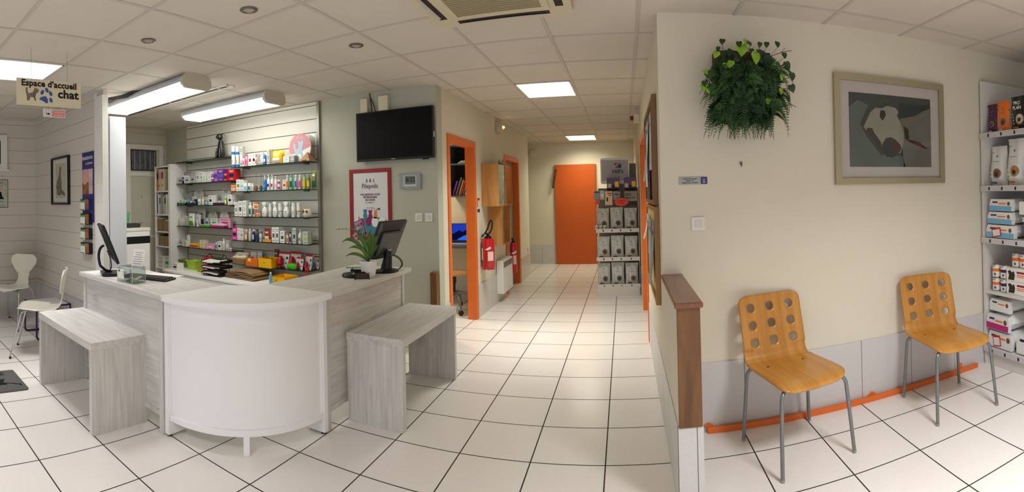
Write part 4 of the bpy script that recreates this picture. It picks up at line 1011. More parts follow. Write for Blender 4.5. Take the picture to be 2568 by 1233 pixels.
        MB().lathe([(.020*k, 0), (.018*k, .022*k), (.006*k, .030*k)], 14, (0, -.036*k, .262*k), rot=Matrix.Rotation(PI/2, 3, 'X')).build('muzzle', wire, t, smooth=True)
        for sx in (-1, 1):
            MB().tube(bez([(sx*.02*k, 0, .292*k), (sx*.045*k, 0, .318*k), (sx*.075*k, 0, .300*k), (sx*.10*k, 0, .262*k)], 8), [.006, .006, .005, .004, .003, .003, .002, .0015, .001], 6).build('ear', wire, t)
            MB().tube([(sx*.026*k, -.03*k, .12*k), (sx*.030*k, -.048*k, .06*k), (sx*.032*k, -.045*k, .008)], [.014*k, .011*k, .013*k], 10).build('front_leg', wire, t, smooth=True)
            MB().tube([(sx*.040*k, .02*k, .05*k), (sx*.056*k, -.01*k, .02*k), (sx*.055*k, -.04*k, .010)], [.022*k, .015*k, .011*k], 10).build('hind_leg', wire, t, smooth=True)
        b = MB()
        for j in range(9): b.tube(arc((0, .01, .03*k+.02*k*j), (.054-.0022*abs(j-3))*k, 0, 2*PI, 20)[:-1], .0022, 5, closed=True)
        b.build('wire_rings', mat('bright_wire', (150,150,146), .25, metal=1), t)
    elif kind == 'tin':
        MB().lathe([(r*.96, 0), (r, .002), (r, .004), (r*.97, .005), (r*.97, h-.005), (r, h-.004), (r, h-.001), (r*.92, h-.003)], 26).build('tin', mat('tin_metal', (190,188,182), .25, metal=.9), t, smooth=True)
        MB().lathe([(r*.98, .008), (r*.98, h-.008)], 26, cap=False).build('label_band', W, t, smooth=True)
        MB().lathe([(r*.985, h*.45), (r*.985, h*.68)], 26, cap=False).build('colour_band', A, t, smooth=True)
        lines(MB(), r*1.1, h*.15, -r*.985, h*.84, 1, .7).build('printed_lines', ink, t)
        MB().lathe([(.011, 0), (.010, .0015)], 12, (r*.3, -r*.94, h*.26), rot=Matrix.Rotation(PI/2, 3, 'X')).build('dog_picture', B, t)
    return t
for it in ITEMS: goods(*it)

# stacked second tubs and jars
goods('jar', -3.488, 3.984, 1.537+.060, .044, .044, .056, 'white', 'magenta', 'white jar with a pink label, top of a pair', 'jar')
goods('jar', -3.853, 3.995, 1.237+.086, .066, .066, .080, 'white', 'orange', 'orange-lidded white tub, top of a stack of two', 'tub')
# white chew rolls in the basket
chew = mat('rawhide', (226,218,194), .7, noise=.1, scale=30)
rolls = [(-4.17, 4.00, .085, .2, .16), (-4.13, 4.03, .100, -.3, .20), (-4.10, 3.98, .090, .5, .14), (-4.15, 4.05, .125, .1, .20), (-4.20, 4.04, .105, 1.2, .10)]
where = ('in front at the left of', 'lying across the middle of', 'at the right of', 'topmost in', 'at the left back of')
for (x, y, z, a, l), wh in zip(rolls, where):
    R = Matrix.Rotation(a, 3, 'Z') @ Matrix.Rotation(PI/2, 3, 'Y')
    o = MB().lathe([(.010, -l/2), (.017, -l/2+.008), (.017, l/2-.008), (.010, l/2)], 14, rot=R).build('chew_roll', chew, smooth=True, loc=(x, y, .673+z-.015))
    tag(o, 'white rawhide chew roll %s the woven basket' % wh, 'dog chew', 'rawhide chew rolls in the basket')
goods('pouch', -3.98, 4.06, .695, .11, .03, .12, 'silver', 'lpink', 'grey and pink packet standing in the orange tray', 'packet')
goods('pouch', -3.90, 4.08, .695, .09, .03, .14, 'silver', 'white', 'silver packet with a black strip at the back of the orange tray', 'packet')
# brown treat packets in the yellow tray
for i, (x, y, z, a) in enumerate(((-3.80, 4.02, .715, .2), (-3.73, 4.03, .725, -.2), (-3.77, 4.07, .742, .1), (-3.70, 4.08, .75, .3))):
    t = thing('treat_packet', 'brown treat packet %s in the yellow tray' % ('at the left', 'at the right', 'on top at the left', 'on top at the back')[i], 'treat packet', (x, y, z), a, 'brown treat packets in the yellow tray')
    MB().grid(lambda u, v: ((u-.5)*.12, (v-.5)*.10, .012*(1-(2*u-1)**2)*(1-(2*v-1)**2)+.004*math.sin(9*u+5*v)), 10, 8).grid(lambda u, v: ((u-.5)*.12, (v-.5)*.10, -.008*(1-(2*u-1)**2)*(1-(2*v-1)**2)), 10, 8).build('packet', mat('brown_film', (110,82,62), .3, noise=.5, scale=40), t, smooth=True, merge=.0005)
    MB().bb(-.02, .02, -.02, .02, .0155, .0165).build('label_panel', pal('beige'), t)
goods('pouch', -3.67, 4.12, .70, .06, .03, .16, 'brown', 'magenta', 'tall brown packet with a pink block behind the yellow tray', 'packet')

# red toys on white cards
card_w = mat('toy_card', (226,222,220), .4); toy_r = mat('red_rubber', (176,18,30), .25, noise=.1, scale=20)
def toy_card(x, y, z, w, h, label, toy=None, rz=0.0):
    t = thing('toy_card', label, 'carded dog toy', (x, y, z), rz, 'carded rubber dog toys')
    lean = Matrix.Rotation(-.22, 4, 'X')
    Mx = lean @ Matrix(((1,0,0,0),(0,0,1,0),(0,1,0,0),(0,0,0,1)))
    MB().prism(rrect(w, h, .006, 3, 0, h/2), 0, .0015, Mx).build('card', card_w, t)
    MB().prism(rrect(w, h*.14, .004, 3, 0, h*.93), -.001, 0, Mx).build('red_band', redink, t)
    MB().prism(rrect(w*.5, h*.10, .004, 3, 0, h*.05), -.001, 0, Mx).build('red_foot_band', redink, t)
    MB().prism(rrect(w*.18, h*.12, .01, 4, w*.26, h*.28), -.001, 0, Mx).build('blue_mark', pal('blue'), t)
    MB().prism([(w*.30+.10*w*math.cos(a), h*.62+.09*h*math.sin(a)) for a in [2*PI*k/16 for k in range(16)]], -.001, 0, Mx).build('round_badge', ink, t)
    r = w*.27; R3 = lean.to_3x3()
    MB().lathe([(r*.5, 0), (r*.95, r*.3), (r, r*.7), (r*.80, r*1.1), (r*.84, r*1.5), (r*.62, r*1.85), (r*.60, r*2.1), (r*.35, r*2.5), (.002, r*2.6)], 20, R3 @ Vector((-w*.12, -r*.9, h*.12)), rot=R3).build('rubber_toy', toy or toy_r, t, smooth=True)
    return t
toy_card(-3.50, 4.03, .675, .15, .175, 'red rubber toy on a card, leftmost and largest')
toy_card(-3.35, 4.05, .675, .15, .185, 'red rubber toy on a card behind the green toy')
toy_card(-3.245, 4.00, .675, .095, .135, 'small red rubber toy on a card right of the green toy')
toy_card(-3.16, 4.045, .675, .09, .165, 'red rubber toy on a tall card above the red bow')
toy_card(-3.09-.02, 4.12, .675, .07, .15, 'carded toy with blue print, rightmost by the wall edge', mat('blue_rubber', (60,110,170), .3))
t = thing('green_dental_toy', 'bright green ridged rubber dog toy lying at the shelf front', 'dog toy', (-3.315, 3.975, .673+.034), math.radians(-8))
gr = mat('green_rubber', (70,200,40), .25)
MB().lathe([(.010, -.075), (.024, -.068), (.030, -.055), (.022, -.045), (.032, -.030), (.036, -.012), (.029, -.004), (.036, .010), (.036, .028), (.028, .036), (.032, .050), (.020, .066), (.004, .070)], 22, rot=Matrix.Rotation(PI/2, 3, 'Y')).build('body', gr, t, smooth=True)
t = thing('red_bow', 'red ribbon bow hanging over the front edge of the lowest right shelf', 'bow', (-3.085, 3.94, .70))
rib = mat('red_ribbon', (200,24,44), .4)
for a in (-.5, .9, 2.2, 3.6):
    MB().tube(bez([(0, 0, 0), (.03*math.cos(a), -.012, .03*math.sin(a)+.01), (.06*math.cos(a+.5), -.01, .04*math.sin(a)+.012), (0, -.004, .004)], 12), .0055, 6).build('loop', rib, t, smooth=True)
for sx in (-1, 1): MB().tube(bez([(0, -.004, 0), (sx*.015, -.012, -.03), (sx*.035, -.010, -.05), (sx*.05, -.012, -.085)], 8), [.003, .005, .006, .007, .007, .006, .006, .005, .002], 6).build('tail', rib, t, smooth=True)
# things on the low cabinet
pb = mat('kraft_bag', (150,120,84), .75, noise=.12, scale=12, bump=.5, bscale=60)
for i in range(5):
    o = MB().grid(lambda u, v, i=i: ((u-.5)*(.50-.03*i), (v-.5)*.30, .0145*i+.010+.018*math.sin(PI*u)*(i/4)+.002*math.sin(9*u+2*i)), 16, 8).build('paper_bag', pb, smooth=True, solid=.009, loc=(-3.86+.02*(i % 2), 3.84, .552), rot=(0, 0, .03*(i-2)))
    tag(o, 'folded brown paper bag, %s in the stack on the low cabinet' % ('lowest', 'second from the bottom', 'middle one', 'second from the top', 'topmost')[i], 'paper bag', 'folded paper bags stacked on the low cabinet')
goods('open', -3.31, 3.83, .552, .20, .22, .075, 'yellow', 'yellow', 'empty yellow card tray on the low cabinet behind the desk', 'card tray')
goods('bottle', -3.345, 3.66, .552, .038, .038, .13, 'lblue', 'lblue', 'small pale blue bottle in front of the yellow tray', 'bottle')
t = thing('letter_tray', 'black wire letter tray rack of three tiers, loaded with papers', 'letter tray', (-4.255, 3.72, .5525), math.radians(6))
for k in range(3):
    z = .02 + .065*k
    MB().bb(-.15, .15, -.11, .11, z, z+.004).bb(-.15, .15, .105, .11, z, z+.03).bb(-.15, -.145, -.11, .11, z, z+.03).bb(.145, .15, -.11, .11, z, z+.03).bb(-.15, .15, -.11, -.105, z, z+.012).build('tier', blackm, t)
for x in (-.12, .12): MB().tube([(x, -.10, .0)] + bez([(x, -.06, .18), (x, -.03, .25), (x, 0, .25), (x, .03, .25), (x, .06, .18)], 8) + [(x, .10, .0)], .004, 6).build('wire_side', blackm, t)
MB().tube([(-.12, 0, .2435), (.12, 0, .2435)], .004, 6).build('handle', blackm, t)
for k in range(3):
    z = .5525 + .025 + .065*k
    o = MB().grid(lambda u, v, k=k: ((u-.5)*.24, (v-.5)*.20, .006*math.sin(5*u+k)+.004*v), 8, 6).build('paper_stack', paper, solid=.010, loc=(-4.265, 3.70, z+.010), rot=(0, 0, math.radians(8+6*k)))
    tag(o, 'white papers lying in the %s tier of the black letter tray' % ('lowest', 'middle', 'top')[k], 'papers', 'papers in the letter tray')
# pink oval shop card and its clear holder
t = thing('oval_sign', 'pink oval card sign with a pale cat drawing and white writing', 'card sign', (-3.225, 4.03, 1.8305))
Mx = Matrix(((1,0,0,0),(0,0,1,0),(0,1,0,0),(0,0,0,1)))
ell = lambda cx, cz, rx, rz, n=32, a0=0, a1=2*PI: [(cx+rx*math.cos(a0+(a1-a0)*k/n), cz+rz*math.sin(a0+(a1-a0)*k/n)) for k in range(n if a1-a0 > 6 else n+1)]
MB().prism(ell(0, .155, .152, .155), 0, .003, Mx).build('card', mat('dusty_pink_card', (206,140,150), .5), t)
MB().prism([(-.12, .035), (-.145, .09), (-.02, .10), (.08, .14), (.148, .16), (.12, .06), (.05, .01), (-.05, .008)], -.001, 0, Mx).build('white_area', pal('white'), t)
MB().prism([(-.06, .05), (-.075, .12), (-.095, .19), (-.085, .215), (-.065, .20), (-.055, .14), (-.02, .155), (-.025, .21), (-.03, .235), (-.005, .222), (.02, .225), (.045, .24), (.05, .205), (.035, .16), (.03, .12), (.045, .06), (.02, .05), (.01, .09), (-.03, .09), (-.04, .05)], -.002, -.001, Mx).build('cat_drawing', mat('pale_blue_print', (176,196,208), .5), t)
for k, (s, z) in enumerate((('Aidez-nous', .275), ('à embellir leur vie', .258), ('avec une vie zen', .241))): text(t, s, .017, (-.005, -.0015, z), inkw, name='lettering')
t = thing('clear_sign_holder', 'clear upright acrylic panel at the right end of the top right shelf', 'sign holder', (-3.115, 4.10, 1.8305))
MB().bb(-.035, .035, 0, .003, 0, .30).build('pane', clear, t)

# ---------------------------------------------------------------- bookcase contents (front at y 3.86)
def binder(x, z, w, h, m, label, name='ring_binder', d=.24, spine=None):
    t = thing(name, label, 'binder' if name == 'ring_binder' else 'book', (x, 3.865+d/2, z+.0006))
    MB().bb(-w/2, w/2, -d/2, d/2, 0, h, .0015).build('cover', m, t)
    if spine: MB().bb(-w*.36, w*.36, -d/2-.0008, -d/2, h*.55, h*.86).build('spine_label', spine, t)
    if name == 'ring_binder': MB().lathe([(.010, 0), (.008, .002)], 12, (0, -d/2-.0005, h*.25), rot=Matrix.Rotation(PI/2, 3, 'X')).build('finger_hole', ink, t)
M_ = lambda n, c: mat(n, c, .6)
binder(-5.69, 1.579, .045, .30, M_('orange_binder', (206,120,50)), 'orange ring binder at the left of the top compartment', spine=ink)
binder(-5.635, 1.579, .056, .31, M_('beige_binder', (214,204,176)), 'beige ring binder with a blue and white spine label', spine=pal('lblue'))
binder(-5.570, 1.579, .070, .31, M_('beige_binder', (0,0,0)), 'beige ring binder with a red tab, wider one', spine=pal('red'))
binder(-5.445, 1.579, .025, .25, M_('olive_binder', (150,140,80)), 'thin olive folder at the right end of the top compartment', 'folder')
for i, (x, w, h, c, l) in enumerate(((-5.70, .018, .27, 'navy', 'thin navy folder, leftmost of the second compartment'), (-5.672, .030, .28, 'white', 'white folder next to the navy one'), (-5.636, .032, .27, 'lgrey', 'light grey file with a black label'), (-5.592, .040, .29, 'grey', 'thick grey file in the middle of the second compartment'),
      (-5.546, .028, .25, 'beige', 'beige file in the second compartment'), (-5.508, .034, .27, 'silver', 'silver-grey file in the second compartment'), (-5.468, .030, .28, 'white', 'white file, second from the right of its compartment'), (-5.434, .026, .22, 'mint', 'short pale green folder at the right of the second compartment'))):
    binder(x, 1.248, w, h, pal(c), l, 'folder', spine=ink if c in ('lgrey', 'silver') else None)
kr = mat('brown_cardboard', (150,122,88), .8, noise=.06, scale=10)
for (x, z, w, h, l) in ((-5.655, 1.007, .13, .17, 'brown cardboard box, left of the third compartment'), (-5.495, 1.007, .14, .15, 'brown cardboard box, right of the third compartment'), (-5.62, .80, .13, .14, 'brown cardboard box, left of the fourth compartment'), (-5.48, .80, .11, .14, 'brown cardboard box, right of the fourth compartment')):
    t = thing('cardboard_box', l, 'box', (x, 3.98, z+.0006), 0, 'brown boxes in the bookcase')
    MB().bb(-w/2, w/2, -.11, -.107, 0, h).bb(-w/2, w/2, .107, .11, 0, h).bb(-w/2, -w/2+.003, -.107, .107, 0, h).bb(w/2-.003, w/2, -.107, .107, 0, h).bb(-w/2, w/2, -.11, .11, 0, .003).build('box', kr, t)
    MB().bb(-w*.4, w*.35, -.09, .08, .004, h*1.08).build('contents', paper if z > 1 else blackp, t)
goods('carton', -5.645, 3.97, .491, .15, .2, .16, 'white', 'lgrey', 'white magazine box, lowest visible compartment of the bookcase', 'file box')
goods('carton', -5.49, 3.97, .491, .14, .2, .17, 'white', 'green', 'white and green file box, lowest visible compartment of the bookcase', 'file box')

# ================================================================ ON THE DESK
T = DZ + .0012
# left monitor, seen almost edge-on from behind
t = thing('computer_monitor', 'black monitor on a curved arm stand, seen edge-on at the left end of the desk', 'monitor', (-3.30, 1.80, DZ+.0006), math.radians(158))
R = Matrix.Rotation(-.38, 3, 'X')
# local: screen looks towards -Y, leaning back towards +Y
MB().box(R @ Vector((0, 0, .0)) + Vector((0, .03, .25)), (.40, .022, .31), R, .004).build('screen_case', blackp, t)
MB().box(Vector((0, .03, .25)) + R @ Vector((0, -.0125, .005)), (.37, .002, .27), R).build('screen', mat('dark_screen', (12,14,18), .12), t)
b = MB()
for k in range(14): b.box(Vector((0, .03, .25)) + R @ Vector((0, .0125, -.12+.018*k)), (.30, .004, .006), R)
b.build('rear_vent', mat('vent_black', (12,12,12), .6), t)
MB().tube(bez([(0, .06, .23), (0, .11, .215), (0, .11, .13), (0, .09, .07)], 10) + [(0, .05, .035), (0, .0, .022)], .011, 10).build('stand_arm', blackp, t, smooth=True)
MB().prism(rrect(.22, .17, .03, 4), 0, .022).build('base', blackp, t)
tag(MB().tube(bez([(-3.30, 1.76, 1.05), (-3.22, 1.76, .98), (-3.26, 1.80, .88), (-3.38, 1.78, .875)], 16), .0045, 6).build('monitor_cable', blackp, smooth=True), 'thin black cable drooping under the left monitor', 'cable')
# keyboard
t = thing('keyboard', 'black computer keyboard lying on the left part of the desk', 'keyboard', (-2.98, 1.93, DZ+.0006), math.radians(22))
MB().bb(-.20, .20, -.07, .07, 0, .014, .004).build('case', blackp, t)
b = MB()
for j in range(5):
    for i in range(17): b.bb(-.19+i*.0223, -.19+i*.0223+.018, -.060+j*.0235, -.060+j*.0235+.019, .014, .020, .001)
b.build('keys', mat('key_black', (34,34,36), .5), t)
tag(MB().prism(rrect(.20, .26, .004, 2), DZ+.001, DZ+.0018, Matrix.Translation((-3.42, 1.80, 0))).build('paper_sheet', paper), 'white sheet of paper lying at the left end of the desk', 'paper')
tag(MB().prism(rrect(.28, .20, .004, 2), DZ+.001, DZ+.0018, Matrix.Translation((-3.02, 2.08, 0)) @ Matrix.Rotation(.3, 4, 'Z')).build('paper_sheet', paper), 'white sheet of paper lying behind the keyboard', 'paper')
# clear collection box with a leaflet holder on top
t = thing('collection_box', 'clear acrylic collection box with notes and coins on the desk edge', 'collection box', (-2.93, 1.755, DZ+.0006), math.radians(8))
W, H = .085, .105
b = MB().bb(-W, W, -.06, -.057, 0, H).bb(-W, W, .057, .06, 0, H).bb(-W, -W+.003, -.057, .057, 0, H).bb(W-.003, W, -.057, .057, 0, H).bb(-W, W, -.06, .06, H, H+.003).bb(-W, W, -.06, .06, 0, .003)
b.build('clear_box', clear, t)
edge = mat('acrylic_edge', (214,222,220), .2)
b = MB()
for x in (-W, W):
    for y in (-.06, .06): b.bb(x-.0012, x+.0012, y-.0012, y+.0012, 0, H)
b.bb(-W, W, -.0612, -.0588, H-.001, H+.0035).bb(-W, W, .0588, .0612, H-.001, H+.0035).bb(-W-.0012, -W+.0012, -.06, .06, H-.001, H+.0035).bb(W-.0012, W+.0012, -.06, .06, H-.001, H+.0035)
b.build('polished_edge', edge, t)
MB().bb(-W+.006, -.005, -.0625, -.0612, .025, .092).build('notice', paper, t)
lines(MB(), .05, .045, -.0627, .058, 4).build('printed_lines', greyink, t)
MB().bb(-W+.018, -W+.034, -.0632, -.0626, .072, .086).build('green_logo', pal('dgreen'), t)
b = MB()
for k in range(4):
    b.box((-.02+.028*k, .0+.01*(k % 2), .014+.006*k), (.06, .034, .002), Matrix.Rotation(.5*k, 3, 'Z') @ Matrix.Rotation(.35*(k % 3-1), 3, 'Y'))
b.build('bank_notes', mat('note_beige', (214,196,150), .7), t)
t = thing('leaflet_stand', 'white leaflet tilted in a clear stand on top of the collection box', 'leaflet', (-2.90, 1.765, DZ+H+.0046), math.radians(14))
R = Matrix.Rotation(-.28, 3, 'X')
MB().box(R @ Vector((0, .02, .065)), (.115, .0012, .13), R).build('leaflet', paper, t)
b = MB()
for k in range(6): b.box(R @ Vector((0, .0188, .025+.016*k)), ((.08, .09, .07, .09, .06, .08)[k], .0006, .003), R)
b.build('printed_lines', greyink, t)
MB().bb(-.06, .06, -.02, .045, 0, .003).build('foot', clear, t)

# right monitor, its back to the waiting side
t = thing('computer_monitor', 'black monitor seen from behind on the right part of the desk beside the orchid', 'monitor', (-1.80, 3.25, DZ+.0006), math.radians(-96))
# local -Y looks to world -X (staff side); leaning so that the top moves to +Y local
R = Matrix.Rotation(-.42, 3, 'X'); C = Vector((0, .045, .245))
MB().box(C, (.37, .020, .315), R, .006).build('screen_case', mat('monitor_back', (52,52,52), .4, noise=.05, scale=60), t)
MB().box(C + R @ Vector((0, .018, -.02)), (.26, .022, .20), R, .008).build('rear_bulge', MATS['monitor_back'], t)
MB().box(C + R @ Vector((0, -.0112, .0)), (.345, .0015, .29), R).build('screen', mat('dark_screen', (12,14,18), .12), t)
MB().box(C + R @ Vector((0, -.0105, 0)), (.378, .006, .323), R, .002).build('bezel', mat('grey_bezel', (120,120,120), .35, metal=.3), t)
b = MB()
for k in range(9): b.box(C + R @ Vector((0, .0108, .142-.009*k)), (.30-.01*k, .002, .004), R)
b.build('rear_vent', MATS['vent_black'], t)
MB().box(C + R @ Vector((-.03, .030, -.09)), (.05, .001, .035), R).build('sticker', paper, t)
MB().tube([(0, .05, .16), (0, .045, .10), (0, .03, .02)], [.026, .034, .045], 14).build('stand_neck', blackp, t, smooth=True)
MB().lathe([(.105, 0), (.108, .008), (.09, .016), (.04, .022)], 28, (0, .03, 0), sy=.85).build('base', blackp, t, smooth=True)
for k in range(2):
    tag(MB().tube(bez([(-1.73, 3.22+.03*k, DZ+.13), (-1.70, 3.32, DZ+.14-.03*k), (-1.695, 3.42, DZ+.06), (-1.70, 3.44-.05*k, DZ+.006), (-1.72, 3.30, DZ+.006)], 18), .0035, 6).build('monitor_cable', blackp, smooth=True), 'thin black cable %s the right monitor' % ('looping low behind', 'hanging from the back of')[k], 'cable')
# orchid
t = thing('orchid', 'purple and white orchid with long green leaves in a white pot', 'potted orchid', (-1.765, 2.97, DZ+.0006))
MB().lathe([(.046, 0), (.048, .003), (.061, .105), (.064, .106), (.064, .118), (.060, .119), (.057, .105)], 30).build('pot', mat('white_pot', (236,234,228), .35), t, smooth=True)
MB().lathe([(.057, .098), (.03, .106), (.001, .108)], 20).build('bark', mat('bark', (60,44,32), .95, noise=.5, scale=60), t)
lf = mat('orchid_leaf', (86,122,50), .4, noise=.2, scale=12)
def strap(base, tip, mid, w):
    P = bez([base, mid[0], mid[1], tip], 14); b = MB()
    pts = []
    for i, p in enumerate(P):
        k = i/14; ww = 1.3*w*(.45+1.6*k*(1-k)*1.4) * (1 if k < .8 else (1-k)/.2 + .02)
        tn = (P[min(i+1, 14)] - P[max(i-1, 0)]).normalized(); side = tn.cross(Vector((.3, -1, .2))).normalized()
        pts.append((p - side*ww + Vector((0, -.002, .004)), p, p + side*ww + Vector((0, -.002, .004))))
    V = [[b.bm.verts.new(q) for q in r] for r in pts]
    for a, c in zip(V, V[1:]):
        for k in range(2): b.bm.faces.new([a[k], a[k+1], c[k+1], c[k]])
    return b
for (tip, m1, m2, w) in (((-.10, -.19, .26), (-.03, -.02, .22), (-.05, -.13, .32), .011), ((-.09, -.16, .16), (-.02, -.02, .14), (-.05, -.09, .20), .009), ((-.08, -.13, .215), (-.01, -.02, .20), (-.04, -.08, .24), .009),
      ((-.06, -.13, .36), (0, -.01, .22), (-.02, -.05, .30), .012), ((.02, .13, .22), (.0, .02, .16), (.01, .07, .20), .013), ((.03, .16, .38), (.01, .02, .20), (.02, .10, .30), .009),
      ((.0, .03, .34), (.0, .0, .20), (.0, .02, .28), .010), ((-.02, -.03, .33), (-.01, 0, .20), (-.015, -.02, .26), .010), ((.01, .06, .31), (.01, .02, .18), (.01, .05, .26), .012)):
    strap((0, 0, .11), tip, (m1, m2), w).build('leaf', lf, t, smooth=True)
for (dx, dy, h) in ((-.03, -.05, .32), (-.02, -.01, .35), (0, .03, .31)):
    MB().tube(bez([(0, 0, .10), (dx*.2, dy*.3, .2), (dx, dy, h)], 8), .003, 6).build('stem', mat('dark_stem', (34,28,26), .5), t)
MB().tube(bez([(-.02, -.03, .33), (-.05, -.12, .36), (-.08, -.20, .355), (-.09, -.27, .36)], 10), .002, 5).build('stem', mat('pale_stem', (150,150,90), .5), t)
pt = mat('orchid_petal', (196,150,168), .5, noise=.45, scale=30); pd = mat('orchid_throat', (110,24,60), .5)
for (x, y, z) in ((-.03, -.075, .375), (-.035, -.06, .335), (-.03, -.035, .385), (-.04, -.09, .30), (-.02, .01, .315)):
    f = MB()
    for k in range(5):
        a = 2*PI*k/5 + x*30
        f.grid(lambda u, v, a=a: (-.004-.012*v*v, (.004+.042*v)*math.cos(a)+(u-.5)*.034*math.sin(PI*min(1, v+.15))*-math.sin(a), (.004+.042*v)*math.sin(a)+(u-.5)*.034*math.sin(PI*min(1, v+.15))*math.cos(a)), 4, 5)
    f.build('flower', pt, t, smooth=True, loc=(x, y, z), rot=(0, 0, math.radians(60)))
    MB().lathe([(.001, -.010), (.009, -.004), (.008, .006), (.001, .010)], 10, (x+.004, y-.004, z)).build('flower_centre', pd, t, smooth=True)
for (y, z) in ((-.18, .358), (-.225, .36), (-.265, .362), (-.07, .43)):
    MB().lathe([(.001, -.009), (.0055, 0), (.001, .010)], 8, (-.07 if z < .4 else -.03, y, z)).build('bud', mat('bud_green', (140,150,90), .5), t, smooth=True)
# small things around the orchid
t = thing('card_terminal', 'low rounded black puck device with a light dot left of the orchid', 'device', (-1.88, 2.93, DZ+.0006))
MB().lathe([(.075, 0), (.082, .010), (.070, .026), (.03, .034)], 28, sy=.8).build('case', blackp, t, smooth=True)
MB().lathe([(.012, .0), (.010, .003)], 16, (.035, -.03, .028)).build('light_dot', pal('white'), t)
tag(MB().bb(-.07, .07, -.04, .04, 0, .004).build('notepad', paper, loc=(-1.86, 3.05, DZ+.045), rot=(0, 0, .4)), 'white notepad resting on the black box behind the puck device', 'notepad')
tag(MB().bb(-.09, .09, -.05, .05, 0, .044, .004).build('black_box', blackp, loc=(-1.87, 3.07, DZ+.0006), rot=(0, 0, .4)), 'low black box under the white notepad', 'box')
tag(MB().tube([(-1.96, 2.97, DZ+.057), (-1.86, 3.02, DZ+.057)], .004, 8).build('green_pen', pal('green')), 'green pen lying across the notepad', 'pen')
t = thing('business_card_holder', 'black wire holder with business cards at the foot of the orchid pot', 'card holder', (-1.765, 2.875, DZ+.0006), math.radians(35))
R = Matrix.Rotation(-.5, 3, 'X')
MB().box(R @ Vector((0, .01, .030)), (.095, .003, .055), R).build('back_plate', blackm, t)
MB().box(R @ Vector((0, .002, .022)), (.086, .010, .040), R).build('cards', mat('card_brown', (70,52,44), .5), t)
for sx in (-1, 1): MB().tube([(sx*.05, -.045, .002), (sx*.05, -.01, .045), (sx*.05, .04, .002), (sx*.05, -.045, .002)], .002, 6).build('wire_foot', blackm, t)

# ================================================================ TELEVISION WALL (y = 4.17)
t = thing('television', 'large flat black television mounted high on the grey-white wall', 'television', (-2.13, 4.17, 2.04))
MB().bb(-.42, .42, -.075, -.035, -.245, .245, .004).build('case', blackp, t)
MB().bb(-.408, .408, -.0765, -.075, -.225, .235).build('screen', mat('tv_screen', (10,9,8), .42, spec=.15), t)
MB().bb(-.15, .15, -.035, -.002, -.1, .1).build('wall_mount', blackm, t)
MB().bb(-.02, .02, -.0785, -.0768, -.238, -.232).build('logo_strip', pal('lgrey'), t)
MB().bb(.30, .36, -.06, -.045, -.256, -.245).build('sensor', blackp, t)
MB().bb(.4205, .424, -.07, -.05, -.05, .0).build('sticker', pal('lgrey'), t)
cm = mat('cream_box', (226,218,186), .5)
tag(MB().bb(-2.515, -2.435, 4.125, 4.168, 2.285, 2.432, .004).build('junction_box', cm), 'small cream junction box above the television, left of the cable', 'junction box', 'cream junction boxes above the television')
tag(MB().bb(-2.30, -2.195, 4.115, 4.168, 2.285, 2.435, .004).build('junction_box', cm), 'larger cream junction box above the television, right of the cable', 'junction box', 'cream junction boxes above the television')
tag(MB().tube(bez([(-2.42, 4.155, 2.485), (-2.40, 4.15, 2.40), (-2.38, 4.13, 2.28)], 8), .005, 6).build('television_cable', blackp), 'dark cable running down from the ceiling to the television', 'cable')
tag(MB().tube(bez([(-2.415, 4.16, 2.44), (-2.36, 4.15, 2.36), (-2.34, 4.13, 2.28)], 8), .004, 6).build('television_cable', blackp), 'second thinner dark cable slanting to the television', 'cable')
# red framed poster
t = thing('framed_poster', 'red framed poster about online vet bookings under the television', 'poster', (-2.44, 4.17, 1.365))
w, h = .243, .36
MB().bb(-w, w, -.012, -.001, -h, -h+.052).bb(-w, w, -.012, -.001, h-.04, h).bb(-w, -w+.045, -.012, -.001, -h+.052, h-.04).bb(w-.038, w, -.012, -.001, -h+.052, h-.04).build('frame', mat('dark_red_frame', (150,24,32), .45), t)
MB().bb(-w+.04, w-.034, -.008, -.001, -h+.05, h-.038).build('sheet', mat('poster_white', (222,222,222), .4), t)
def pp(poly, m, y0=-.0095, name='print', par=None):
    return MB().prism(poly, y0, y0+.0012, Mx).build(name, m, par or t)
tealp = mat('poster_teal', (60,130,144), .5)
pp([(-w+.041, -h+.052), (w-.035, -h+.052), (w-.035, -h+.19), (w-.09, -h+.225), (-.02, -h+.235), (-.11, -h+.215), (-w+.041, -h+.18)], tealp, name='teal_hill')
def critter(cx, cz, k, m, ears='cat', y0=-.0105):
    body = [(cx-.8*k, cz), (cx-.9*k, cz+1.1*k), (cx-.55*k, cz+1.9*k), (cx-.75*k, cz+2.4*k)]
    if ears == 'cat': body += [(cx-.75*k, cz+3.5*k), (cx-.25*k, cz+3.1*k), (cx+.25*k, cz+3.1*k), (cx+.75*k, cz+3.5*k)]
    elif ears == 'rabbit': body += [(cx-.6*k, cz+3.0*k), (cx-.6*k, cz+4.4*k), (cx-.2*k, cz+3.2*k), (cx+.2*k, cz+3.2*k), (cx+.6*k, cz+4.4*k), (cx+.65*k, cz+3.0*k)]
    else: body += [(cx-.9*k, cz+3.1*k), (cx-.3*k, cz+3.4*k), (cx+.3*k, cz+3.4*k), (cx+.9*k, cz+3.1*k)]
    body += [(cx+.75*k, cz+2.4*k), (cx+.5*k, cz+1.9*k), (cx+.95*k, cz+1.0*k), (cx+.9*k, cz)]
    pp(body, m, y0, 'animal_print')
plm = mat('poster_plum', (140,30,90), .5); por = mat('poster_orange', (222,128,50), .5)
critter(-.06, -.135, .026, tealp, 'dog'); critter(.0, -.14, .026, plm, 'cat'); critter(.06, -.14, .024, por, 'rabbit')
critter(-.035, .225, .010, tealp, 'dog'); critter(.005, .225, .010, plm, 'cat'); critter(.045, .225, .009, por, 'rabbit')
